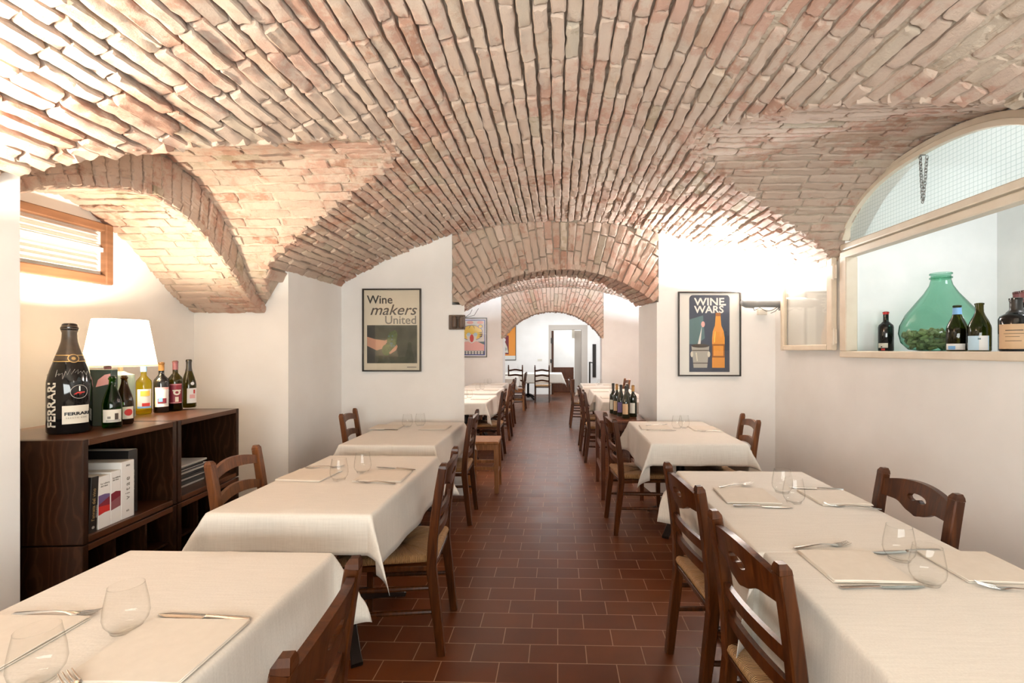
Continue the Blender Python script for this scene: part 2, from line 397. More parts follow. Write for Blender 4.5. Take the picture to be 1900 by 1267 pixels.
# ================================================================== SETTING
XL, XR, XA, XB = -2.1, 2.06, -2.28, -2.85       # pier face, right wall, arch ring plane, alcove back wall
D1, D1B, D2, D2B, D3 = 4.5, 5.0, 9.6, 10.0, 14.95
RV = 3.9
def main_z(x, crown=2.64):
    ax = abs(x); z = crown - (RV - math.sqrt(RV * RV - min(ax, 3.2) ** 2))
    if ax > 2.08: z -= .95 * (ax - 2.08)
    return z
def interp(tab, d):
    if d >= tab[-1][0]: return None
    for (a, p), (b, q) in zip(tab, tab[1:]):
        if d <= b: return p + (q - p) * (d - a) / (b - a)
LT = [(0, 2.535), (.14, 2.52), (.28, 2.47), (.41, 2.395), (.53, 2.30), (.63, 2.19), (.72, 2.06), (.80, 1.94), (.88, 1.85), (1.0, 1.74)]
LTN = [(0, 2.535), (.14, 2.52), (.28, 2.46), (.41, 2.385), (.5, 2.33), (.73, 2.2), (.85, 2.1), (1.0, 1.95)]
BT = [(0, 2.285), (.14, 2.25), (.27, 2.195), (.40, 2.12), (.52, 2.03), (.66, 1.91), (.80, 1.80), (.97, 1.70), (1.0, 1.68)]
RT = [(0, 2.57), (.18, 2.55), (.35, 2.495), (.5, 2.42), (.63, 2.32), (.75, 2.19), (.82, 2.09), (.9, 1.96), (.97, 1.8)]
YL, YR = 2.60, 2.66
def bar_z(y): d = y - YL; return interp(BT, min(d if d > 0 else -d * .68, .995))
def lun(x, y):
    if x < -.3: return (interp(LT, y - YL) if y > YL else interp(LTN, YL - y)) or -9
    if x > .3: return interp(RT, (y - YR) if y > YR else (YR - y) * .72) or -9
    return -9
def frange(a, b, n): return [a + (b - a) * i / n for i in range(n + 1)]

# ---- one brick: rough bar on a curved surface.  P(u,v,h): u across the course, v along it, h out of the masonry
def brick(mb, P, u0, u1, v0, v1, lowres=False, deep=.05, mat=0, prot=.008, tilt=.010):
    w = u1 - u0; c = min(.0055, w * .2); l = v1 - v0
    h0 = random.uniform(-prot, prot); th = random.uniform(-tilt, tilt); tv = random.uniform(-.004, .004)
    jit = .0026
    um = (u0 + u1) / 2; prof = [(u0, -deep), (u0, h0 - c), (u0 + c, h0), (um - w * .16, h0), (um + w * .16, h0), (u1 - c, h0), (u1, h0 - c), (u1, -deep)]
    if lowres:
        prof = [(u0, -deep), (u0, h0 - c * .6), (u0 + c * .6, h0), (u1 - c * .6, h0), (u1, h0 - c * .6), (u1, -deep)]
    nl = max(2, int(l / .030)); st = [0, .05, .5, .95, 1] if lowres else [0, .035] + [i / nl for i in range(1, nl)] + [.965, 1]
    rings = []
    wob = random.uniform(-.003, .003); sd = random.uniform(0, 90)
    for k, t in enumerate(st):
        end = k in (0, len(st) - 1); v = v0 + l * t; ring = []
        for (u, h) in prof:
            tt = (u - (u0 + u1) / 2) / w
            hh = h if h == -deep else h + th * tt + tv * (t - .5) - (c * .9 if end else 0) + random.uniform(-jit, jit) * 1.3
            sh = .12 if end else 0
            uu = u - tt * w * sh + random.uniform(-jit, jit) * .7 + wob * math.sin(t * 6.28) + .0045 * noise.noise(Vector((v * 22, tt * 2.2, sd)))
            if h != -deep: hh += .0042 * noise.noise(Vector((v * 26, tt * 2.6, sd + 7)))
            ring.append(P(uu, v + random.uniform(-jit, jit), hh))
        rings.append(ring)
    n = len(prof); vs = [p for r in rings for p in r]; fs = []
    for i in range(len(rings) - 1):
        for j in range(n - 1): fs.append((i * n + j, i * n + j + 1, (i + 1) * n + j + 1, (i + 1) * n + j))
    fs.append(tuple(range(n))); fs.append(tuple((len(rings) - 1) * n + j for j in range(n - 1, -1, -1)))
    mb.add(vs, fs, mat, a=random.random())
def course(mb, P, u, pitch, segs, joint=.010, lens=(.25, .26, .24, .20, .13), gap=.0115, **kw):
    # lay bricks along v inside the allowed segments
    if not segs: return
    v = segs[0][0] - random.uniform(0, .24); end = segs[-1][1]
    w = pitch - gap * random.uniform(.6, 1.25)
    while v < end:
        l = random.choice(lens) * random.uniform(.92, 1.06)
        for a, b in segs:
            p, q = max(v, a), min(v + l, b)
            if q - p > .035:
                du = random.uniform(-.0025, .0025); dw = random.uniform(-.004, .003)
                brick(mb, P, u - w / 2 + du, u + w / 2 + du + dw, p, q, **kw)
        v += l + joint * random.uniform(.6, 1.6)
def segments(test, a, b, st=.012):
    out = []; cur = None; v = a
    while v <= b:
        if test(v):
            if cur is None: cur = v
        elif cur is not None: out.append((cur, v - st)); cur = None
        v += st
    if cur is not None: out.append((cur, b))
    return out

# ---------------------------------------------------------------- ceiling of the first bay
mb = MB()
def vaultP(crown):
    zc = crown - RV
    def P(u, v, h):
        a = u / RV; r = RV - h; x = r * math.sin(a); z = zc + r * math.cos(a)
        if abs(x) > 2.08: z -= .95 * (abs(x) - 2.08)
        return (x, v, z)
    return P
P1 = vaultP(2.64)
pitch = .0625
for i in range(-36, 37):
    u = i * pitch; x = RV * math.sin(u / RV)
    if x < XA - .02 or x > XR + .02: continue
    test = lambda y: main_z(x) >= lun(x, y) - .012
    course(mb, P1, u, pitch, segments(test, .35, D1 + .01))
# lunette courses run across (along x)
def profile_curve(tab, yc, step=.004, near=1, ntab=None):
    pts = []; d = -tab[-1][0] + 1e-6
    while d < tab[-1][0]:
        pts.append((yc + (d if d > 0 else d / near), interp(tab if d > 0 or not ntab else ntab, abs(d)))); d += step
    s = [0]
    for (a, b), (c, e) in zip(pts, pts[1:]): s.append(s[-1] + math.hypot(c - a, e - b))
    def at(u):
        u = min(max(u, 0), s[-1] - 1e-6)
        lo, hi = 0, len(s) - 1
        while hi - lo > 1:
            m_ = (lo + hi) // 2
            if s[m_] <= u: lo = m_
            else: hi = m_
        t = (u - s[lo]) / max(1e-9, s[hi] - s[lo]); k0, k1 = max(0, lo - 12), min(len(pts) - 1, hi + 12)
        y = pts[lo][0] + (pts[hi][0] - pts[lo][0]) * t; z = pts[lo][1] + (pts[hi][1] - pts[lo][1]) * t
        ty, tz = pts[k1][0] - pts[k0][0], pts[k1][1] - pts[k0][1]; q = math.hypot(ty, tz)
        return y, z, tz / q, -ty / q          # inward normal (down)
    return at, s[-1]
def barrelP(at):
    def P(u, v, h):
        y, z, ny, nz = at(u); return (v, y + ny * h, z + nz * h)
    return P
atL, lenL = profile_curve(LT, YL, ntab=LTN); PL = barrelP(atL)
atB, lenB = profile_curve(BT, YL, near=.68); PB = barrelP(atB)
atR, lenR = profile_curve(RT, YR, near=.72); PR = barrelP(atR)
k = .03
while k < lenL:
    y, z, _, _ = atL(k)
    if 1.75 < y < 3.6:
        segs = segments(lambda x: z > main_z(x) - .006, XA, -.3)
        course(mb, PL, k, .066, segs, lens=(.26, .28, .25, .30), gap=.010)
    k += .066
k = .03
while k < lenB:
    y, z, _, _ = atB(k)
    if 1.75 < y < 3.6: course(mb, PB, k, .066, [(XB, XA + .005)], lens=(.26, .28, .25, .30), gap=.009, prot=.005)
    k += .066
k = .03
while k < lenR:
    y, z, _, _ = atR(k)
    segs = segments(lambda x: z > main_z(x) - .006, .3, XR)
    course(mb, PR, k, .066, segs, lens=(.26, .28, .25, .30), gap=.012, prot=.004)
    k += .066
# arch ring facing the room above the alcove: bricks on edge
def ringP(u, v, h):
    d = u; a = abs(d)
    zt = interp(LT if d > 0 else LTN, min(a, .995)); zb = min(bar_z(YL + d), zt - .02)
    # fan the bricks a little
    return (XA + h, YL + d * (1 + .10 * v * (1 if a > .3 else a / .3)), zb - .012 + (zt + .012 - zb) * v)
d = -.84
while d < .95:
    brick(mb, ringP, d - .0275, d + .0275, 0, 1.0, prot=.006)
    d += .066
# mortar backing
us = frange(XA, XR + .12, 150); vs_ = frange(-2.6, 0, 12)[:-1] + frange(0, D1 + .03, 190)
def back(x, y):
    q = noise.noise(Vector((x * 2.1, y * 1.6, 3.1))) + .5 * noise.noise(Vector((x * 7, y * 5, 1.7)))
    side = min(1, max(0, (x + .1) / 1.3))
    dz = .044 - .030 * side - .014 * max(0, q) * (.6 + .7 * side) + .003 * noise.noise(Vector((x * 31, y * 31, 9)))
    if x < -.95 and lun(x, y) > main_z(x): dz = .012 - .006 * q
    return (x, y, max(main_z(x), lun(x, y)) + max(dz, .001))
mb.grid(back, us, vs_, 1)
mb.grid(lambda x, y: (x, y, bar_z(y) + .014), frange(XB - .05, XA - .0, 6), frange(1.7, 3.62, 60), 1)
mb.grid(lambda t, y: (XA - .012, y, (lambda zb, zt: zb + (zt - zb) * t)(bar_z(y), (interp(LT if y > YL else LTN, min(abs(y - YL), .995))) + .03)), [0, .5, 1], frange(1.7, 3.58, 60), 1)
struct(mb.build('ceiling', ['brick', 'mortar'], smooth=True, sharp=R(30)))['label'] = 'brick barrel vault with lunettes over the alcove and the arched window'

# ---------------------------------------------------------------- floor
mb = MB(); mb.box((-3.2, -2.6, -.08), (3.3, 17.5, 0)); fl = struct(mb.build('floor', 'floor'))

# ---------------------------------------------------------------- walls from columns
def columns(mb, xs, solids, t0, t1, axis='x', mat=0):
    # xs samples; solids(xm) -> list of (lo(x), hi(x)); t0,t1 thickness range on the other axis
    for a, b in zip(xs, xs[1:]):
        for lo, hi in solids((a + b) / 2):
            q = [(a, lo(a)), (b, lo(b)), (b, hi(b)), (a, hi(a))]
            if axis == 'x': vs = [(p, t0, z) for p, z in q] + [(p, t1, z) for p, z in q]
            else: vs = [(t0, p, z) for p, z in q] + [(t1, p, z) for p, z in q]
            mb.add(vs, [(0, 1, 2, 3), (7, 6, 5, 4), (0, 4, 5, 1), (1, 5, 6, 2), (2, 6, 7, 3), (3, 7, 4, 0)], mat)
k0 = lambda z: (lambda x: z)
# first arch
AX0, AX1, ASP, ACR = -.90, .945, 1.845, 2.18
ACX = (AX0 + AX1) / 2; AHW = (AX1 - AX0) / 2; AR = (AHW ** 2 + (ACR - ASP) ** 2) / (2 * (ACR - ASP)); AZC = ACR - AR
def arch_z(x): return AZC + math.sqrt(max(0, AR * AR - (x - ACX) ** 2))
mb = MB()
top = lambda x: main_z(x) + .05
xs = [XL - .7, XL] + frange(XL, -1.02, 14)[1:]
columns(mb, xs, lambda x: [(k0(0), top)], D1, D1B)
vs = [(AX0, D1, 0), (-1.02, D1B, 0), (-1.02, D1, 0), (AX0, D1, 1.84), (-1.02, D1B, 1.84), (-1.02, D1, 1.84)]
mb.add(vs, [(0, 1, 2), (5, 4, 3), (0, 2, 5, 3), (1, 4, 5, 2), (0, 3, 4, 1)])
struct(mb.build('wall_end', 'plaster'))
mb = MB()
for a, b in zip([AX1] + frange(.962, 2.9, 20), frange(.962, 2.9, 20)):
    hi = (lambda x: top(min(x, 2.3))) if a > .95 else k0(1.86)
    columns(mb, [a, b], lambda x: [(k0(0), hi)], D1, D1B)
# oblique reveal of the opening on this side
vs = [(AX1, D1, 0), (AX1, D1B, 0), (.86, D1B, 0), (AX1, D1, 1.86), (AX1, D1B, 1.86), (.86, D1B, 1.86)]
mb.add(vs, [(0, 1, 2), (5, 4, 3), (0, 2, 5, 3), (1, 4, 5, 2), (0, 3, 4, 1)])
struct(mb.build('wall_end', 'plaster'))
def arch_bricks(name, label, cx, r0, zc, amax, y0, depth, xlim, topf, pitch, lowres, skew=0, core=True):
    mb = MB()
    def sk(x, y):
        t = min(1, max(0, (y - y0) / depth)); return x * (1 - skew * t) if x > 0 else x * (1 + skew * 1.4 * t)
    def PF(u, v, h): return (min(max(cx + v * math.sin(u), xlim[0]), xlim[1]), y0 - h - .004, zc + v * math.cos(u))
    n = int(2 * amax * r0 / pitch)
    for i in range(n + 1):
        u = -amax + 2 * amax * i / n
        r = r0
        while r < r0 + 1.2 and topf(cx + r * math.sin(u)) > zc + r * math.cos(u) and xlim[0] < cx + r * math.sin(u) < xlim[1]: r += .01
        if r - r0 < .05: continue
        w = pitch / r0
        for a, b in [(r0 - .004, r)]:
            v = a - random.uniform(0, .2)
            while v < b:
                l = random.choice((.24, .25, .27, .13)); p, q = max(v, a), min(v + l, b)
                if q - p > .03:
                    sc_ = w * (1 - .10) / 2
                    brick(mb, lambda uu, vv, hh: PF(u + (uu) * 1.0, vv, hh), -sc_, sc_, p, q, lowres=lowres, prot=.012, deep=.05) if False else brick(mb, lambda uu, vv, hh: PF(u + uu / r0, vv, hh), -pitch * .45, pitch * .45, p, q, lowres=lowres, prot=.010, deep=.03)
                v += l + .010
    def PS(u, v, h):
        x = cx + (r0 - h) * math.sin(u / r0); return (sk(x, v), v, zc + (r0 - h) * math.cos(u / r0))
    i = -amax * r0 + pitch / 2
    while i < amax * r0:
        course(mb, PS, i, pitch, [(y0 + .0, y0 + depth)], lowres=lowres, lens=(.25, .13, .26, .12), prot=.006)
        i += pitch
    # mortar core
    xs = frange(xlim[0], xlim[1], 40)
    def az(x):
        s = (x - cx) / r0
        return zc + math.sqrt(max(0, r0 * r0 - (x - cx) ** 2)) if abs(s) < math.sin(amax) else zc + r0 * math.cos(amax)
    for a, b in zip(xs, xs[1:]):
        q = [(a, az(a) + .024), (b, az(b) + .024), (b, topf(b) + .05), (a, topf(a) + .05)]
        vs = [(p, y0 + .022, z) for p, z in q] + [(sk(p, y0 + depth), y0 + depth, z) for p, z in q]
        mb.add(vs, [(0, 1, 2, 3), (7, 6, 5, 4), (0, 4, 5, 1), (1, 5, 6, 2), (2, 6, 7, 3), (3, 7, 4, 0)], 1)
    o = struct(mb.build(name, ['brick', 'mortar'], smooth=True, sharp=R(30))); o['label'] = label
arch_bricks('trim_1', 'near brick arch between the two vaulted rooms', ACX, AR, AZC, math.asin(AHW / AR), D1, D1B - D1, (-1.02, .962), main_z, .060, False, skew=.10)

# side wall with the arched window (x = XR), window opening YW0..YW1
YW0, YW1, ZS, ZT = 1.86, 3.42, 1.395, 2.10
def win_arch(y):
    return 2.10 + .455 * math.sqrt(max(0, 1 - abs((y - 2.64) / .80) ** 2.3))
mb = MB()
ys = [-2.6, 1.0, YW0] + frange(YW0, YW1, 26)[1:] + [3.9, D1 + .05]
columns(mb, ys, lambda y: [(k0(0), k0(ZS)), (win_arch, k0(2.75))] if YW0 < y < YW1 else [(k0(0), k0(2.75))], XR, XR + .10, 'y')
struct(mb.build('wall_right', 'plaster'))
# niche behind the window
for nm, lo, hi in (('wall_niche_far', (XR + .1, 3.44, 1.2), (3.25, 3.56, 2.8)), ('wall_niche_back', (3.14, 1.2, 1.2), (3.26, 3.44, 2.8)), ('wall_niche_near', (XR + .1, 1.2, 1.2), (3.14, 1.32, 2.8)), ('wall_niche_base', (XR + .1, 1.32, 1.28), (3.14, 3.44, ZS - .002)), ('wall_niche_top', (XR + .1, 1.32, 2.72), (3.14, 3.44, 2.8))):
    mb = MB(); mb.box(lo, hi); struct(mb.build(nm, 'plaster_cool'))
# piers, alcove
for nm, lo, hi in (('wall_left', (XB - .1, -2.6, 0), (XL, 1.775, 2.45)), ('wall_left', (XB - .1, 3.6, 0), (XL, D1B, 2.45)), ('wall_alcove', (XB - .12, 1.775, 0), (XB, 3.6, 2.45)), ('wall_back', (-3, -2.75, 0), (3, -2.6, 2.9))):
    mb = MB(); mb.box(lo, hi); struct(mb.build(nm, 'plaster'))

# ---------------------------------------------------------------- second bay
CR2 = 2.69
mb = MB(); P2 = vaultP(CR2)
for i in range(-36, 37):
    u = i * .066; x = RV * math.sin(u / RV)
    if -1.9 < x < 2.08: course(mb, P2, u, .066, [(5.6, D2)], lowres=True, lens=(.26, .27, .25))
mb.grid(lambda x, y: (x, y, main_z(x, CR2) + .014), frange(XL - .2, XR + .2, 30), [D1B - .02, 7, D2 + .03], 1)
struct(mb.build('ceiling', ['brick', 'mortar'], smooth=True, sharp=R(50)))['label'] = 'brick vault of the second room seen through the near arch'
for nm, lo, hi in (('wall_left', (XL - .1, D1B, 0), (XL, D2, 2.75)), ('wall_right', (XR, D1B, 0), (XR + .1, D2, 2.75))):
    mb = MB(); mb.box(lo, hi); struct(mb.build(nm, 'plaster'))
BX0, BX1, BSP, BCR = -1.125, .90, 1.66, 2.205
BCX = (BX0 + BX1) / 2; BHW = (BX1 - BX0) / 2; BR = (BHW ** 2 + (BCR - BSP) ** 2) / (2 * (BCR - BSP)); BZC = BCR - BR
top2 = lambda x: main_z(x, CR2)
mb = MB()
columns(mb, frange(XL - .5, -1.16, 12) + [BX0], lambda x: [(k0(0), (lambda x: top2(x) + .05))] if x < -1.16 else [(k0(0), k0(1.66))], D2, D2B)
struct(mb.build('wall_end', 'plaster'))
mb = MB()
columns(mb, [BX1] + frange(.936, 2.6, 14), lambda x: [(k0(0), (lambda x: top2(min(x, 2.6)) + .05))] if x > .936 else [(k0(0), k0(1.66))], D2, D2B)
struct(mb.build('wall_end', 'plaster'))
arch_bricks('trim_2', 'far brick arch opening to the end room', BCX, BR, BZC, math.asin(BHW / BR), D2, D2B - D2, (-1.16, .936), top2, .062, False)

# ---------------------------------------------------------------- end room and corridor behind its doorway
for nm, lo, hi, mt in (('wall_left', (-2.7, D2B, 0), (-2.6, D3, 3), 'plaster'), ('wall_right', (2.6, D2B, 0), (2.7, D3, 3), 'plaster'), ('ceiling', (-2.7, D2B - .3, 3), (2.7, 17.4, 3.1), 'plaster'),
                       ('wall_back', (-2.7, D3, 0), (-.29, D3 + .15, 3), 'plaster'), ('wall_back', (.945, D3, 0), (2.7, D3 + .15, 3), 'plaster'), ('wall_back', (-.29, D3, 2.21), (.945, D3 + .15, 3), 'plaster'),
                       ('wall_corridor', (-1.2, 17.0, 0), (2, 17.1, 3), 'plaster'), ('wall_corridor', (-1.0, D3 + .15, 0), (-.9, 17.0, 3), 'plaster'), ('wall_corridor', (1.25, D3 + .15, 0), (1.35, 17, 3), 'plaster')):
    mb = MB(); mb.box(lo, hi); struct(mb.build(nm, mt))
# doorway lining
dr = struct(bpy.data.objects.new('door_1', None)); C.objects.link(dr)
mb = MB(); mb.box((-.29, D3 - .01, 2.06), (.945, D3 + .3, 2.21)); mb.box((.76, D3 - .01, 0), (.945, D3 + .3, 2.06)); mb.box((-.29, D3 - .01, 0), (-.20, D3 + .3, 2.06))
mb.build('frame', 'door_paint', dr)
mb = MB(); mb.box((-.20, D3 + .02, 0), (-.13, D3 + .12, 2.03), 0, .01); mb.build('door_leaf', 'chair_wood', dr)
mb = MB(); mb.box((-.22, D3 - .03, 1.62), (-.16, D3 + .02, 1.80), 0, .01); mb.box((-.24, D3 - .03, 1.0), (-.17, D3 + .02, 1.12), 0, .01); mb.build('hinge', 'black_frame', dr)
mb = MB(); mb.box((.56, 15.6, 0), (1.25, 15.7, 2.06)); mb.box((.47, 15.58, 1.8), (.56, 15.6, 2.08), 1); mb.box((.85, 15.585, .9), (.87, 15.6, 1.1), 1)
struct(mb.build('door_2', ['door_paint', 'switch']))

# ---------------------------------------------------------------- arched window (window_1)
win = struct(bpy.data.objects.new('window_1', None)); C.objects.link(win)
win['label'] = 'cream arched window frame in the side wall with an open casement'
mb = MB()
ys = frange(YW0 + .005, YW1 - .005, 40)
pts = [(XR - .012, y, win_arch(y) - .026) for y in ys]
mb.bar(pts, .05, .05, 0, (1, 0, 0), .1)
pts = [(XR - .035, y, win_arch(y) - .052) for y in frange(YW0 + .06, YW1 - .065, 40)]
mb.bar(pts, .03, .03, 0, (1, 0, 0), .1)
mb.build('arch_frame', 'frame_paint', win, smooth=True, sharp=R(35))
mb = MB(); mb.box((XR - .04, YW0, 2.055), (XR + .03, YW1, 2.10), 0, .006); mb.box((XR - .05, YW0, 2.108), (XR + .01, YW1 - .02, 2.15), 0, .006)
mb.build('transom', 'frame_paint', win)
mb = MB(); mb.box((XR - .035, YW1 - .065, ZS), (XR + .05, YW1 + .01, 2.06), 0, .006); mb.build('jamb_post', 'frame_paint', win)
mb = MB(); mb.box((XR - .035, YW0, ZS), (XR + .05, YW0 + .06, 2.06), 0, .006); mb.build('jamb_post', 'frame_paint', win)
mb = MB(); mb.box((XR - .03, YW0 - .03, ZS - .045), (XR + .05, YW1 + .02, ZS), 0, .006); mb.build('sill', 'frame_paint', win)
mb = MB()
mb.grid(lambda y, t: (XR - .005, y, 2.15 + (win_arch(y) - .05 - 2.15) * t), frange(YW0 + .06, YW1 - .07, 40), [0, .5, 1], 0, True)
# uv in metres
for k_, u_ in list(mb.uv.items()):
    mb.uv[k_] = [(mb.v[i][1], mb.v[i][2]) for i in mb.f[k_]]
mb.build('pane', 'wired', win)
# casement folded back on the wall
cs = MB(); y0, y1, z0, z1 = 3.50, 4.30, 1.40, 2.085; xc = XR - .028
for lo, hi in (((xc - .02, y0, z0), (xc + .02, y0 + .07, z1)), ((xc - .02, y1 - .05, z0), (xc + .02, y1, z1)), ((xc - .019, y0 + .07, z0), (xc + .019, y1 - .05, z0 + .045)), ((xc - .019, y0 + .07, z1 - .045), (xc + .019, y1 - .05, z1))):
    cs.box(lo, hi, 0, .006)
co_ = cs.build('casement', 'frame_paint', win)
mb = MB(); mb.box((xc - .003, y0 + .06, z0 + .04), (xc + .003, y1 - .04, z1 - .04)); mb.build('pane', 'pane', co_)
for z in (1.50, 1.97):
    mb = MB(); mb.tube([(XR - .055, 3.465, z - .06), (XR - .055, 3.465, z + .06)], .009, 8); mb.box((XR - .055, 3.44, z - .05), (XR - .045, 3.50, z + .05)); mb.build('hinge', 'frame_paint', co_)
# louvred vent window in the alcove (window_2)
w2 = struct(bpy.data.objects.new('window_2', None)); C.objects.link(w2); w2['label'] = 'small wooden framed louvre window high in the alcove'
mb = MB(); xw = XB
for lo, hi in (((xw, 2.25, 2.135), (xw + .049, 2.835, 2.185)), ((xw, 2.25, 1.81), (xw + .049, 2.835, 1.865)), ((xw, 2.835, 1.81), (xw + .05, 2.885, 2.185)), ((xw, 2.2, 1.81), (xw + .05, 2.25, 2.185))): mb.box(lo, hi, 0, .006)
mb.build('frame', 'window_wood', w2)
mb = MB(); mb.box((xw, 2.25, 1.865), (xw + .012, 2.835, 2.135))
for i in range(8):
    z = 1.885 + i * .031
    if i == 4: mb.box((xw + .012, 2.25, z), (xw + .03, 2.835, z + .026)); continue
    mb.add([(xw + .014, 2.255, z + .02), (xw + .014, 2.80, z + .02), (xw + .036, 2.80, z), (xw + .036, 2.255, z), (xw + .014, 2.255, z + .024), (xw + .014, 2.80, z + .024), (xw + .036, 2.80, z + .004), (xw + .036, 2.255, z + .004)], [(0, 1, 2, 3), (7, 6, 5, 4), (0, 4, 5, 1), (1, 5, 6, 2), (2, 6, 7, 3), (3, 7, 4, 0)])
mb.build('louvre_panel', 'louver', w2)

# ================================================================== FURNITURE
# ---- chairs: local origin on the floor between the back posts, facing +y
def arc_plate(mb, s0, s1, top, bot, ymid, bow, th, zl, n=28, hole=None, mat=0):
    # bent rail between two posts; hole = (half width, ztop(s), zbot(s))
    ss = frange(s0, s1, n); half = (s1 - s0) / 2
    yy = lambda s, z: ymid(z) - bow * (1 - ((s - (s0 + s1) / 2) / half) ** 2)
    def strip(za, zb, idx, closed_ends):
        vs = []; fs = []
        for s in idx:
            for z in (za(s), zb(s)):
                for d in (-th / 2, th / 2): vs.append((s, yy(s, z) + d, z))
        m_ = len(idx)
        for i in range(m_ - 1):
            a, b = i * 4, i * 4 + 4      # (za,-),(za,+),(zb,-),(zb,+)
            fs += [(a, b, b + 2, a + 2), (a + 1, a + 3, b + 3, b + 1), (a, a + 1, b + 1, b), (a + 2, b + 2, b + 3, a + 3)]
        if closed_ends:
            e = (m_ - 1) * 4; fs += [(0, 2, 3, 1), (e, e + 1, e + 3, e + 2)]
        mb.add(vs, fs, mat)
    if hole is None: strip(bot, top, ss, True); return
    hw, ht, hb = hole
    c = (s0 + s1) / 2
    left = frange(s0, c - hw, 10); mid = frange(c - hw, c + hw, 20); right = frange(c + hw, s1, 10)
    strip(bot, top, left, True); strip(bot, top, right, True)
    strip(bot, hb, mid, True); strip(ht, top, mid, True)
def rush_seat(mb, z, y0, y1, wb, wf, th=.036):
    # four-triangle envelope weave; uv.x runs along the rail
    cx, cy = 0, (y0 + y1) / 2
    cs_ = [(-wb, y0), (wb, y0), (wf, y1), (-wf, y1)]
    nseg = 14
    for k in range(4):
        (ax, ay), (bx, by) = cs_[k], cs_[(k + 1) % 4]
        ln = math.hypot(bx - ax, by - ay)
        def fn(u, v):
            px, py = ax + (bx - ax) * u, ay + (by - ay) * u
            if v < 0:   # roll over the rail
                t = -v; nx, ny = (by - ay) / ln, -(bx - ax) / ln
                ang = t * PI
                return (px + nx * .016 * math.sin(ang), py + ny * .016 * math.sin(ang), z - th / 2 + th / 2 * math.cos(ang))
            q = .97 * v
            zz = z + .004 * math.sin(v * PI) - .010 * v * v + .0025 * math.sin(u * 46)
            return (px + (cx - px) * q, py + (cy - py) * q, zz)
        us = frange(0, 1, nseg); vs_ = [-1, -.75, -.5, -.25, 0, .12, .3, .6, 1]
        o = len(mb.f); mb.grid(fn, us, vs_, 0, True, flip=(True))
        for i in range(o, len(mb.f)): mb.uv[i] = [(a * ln * 2.2 + k, b * .5) for a, b in mb.uv[i]]
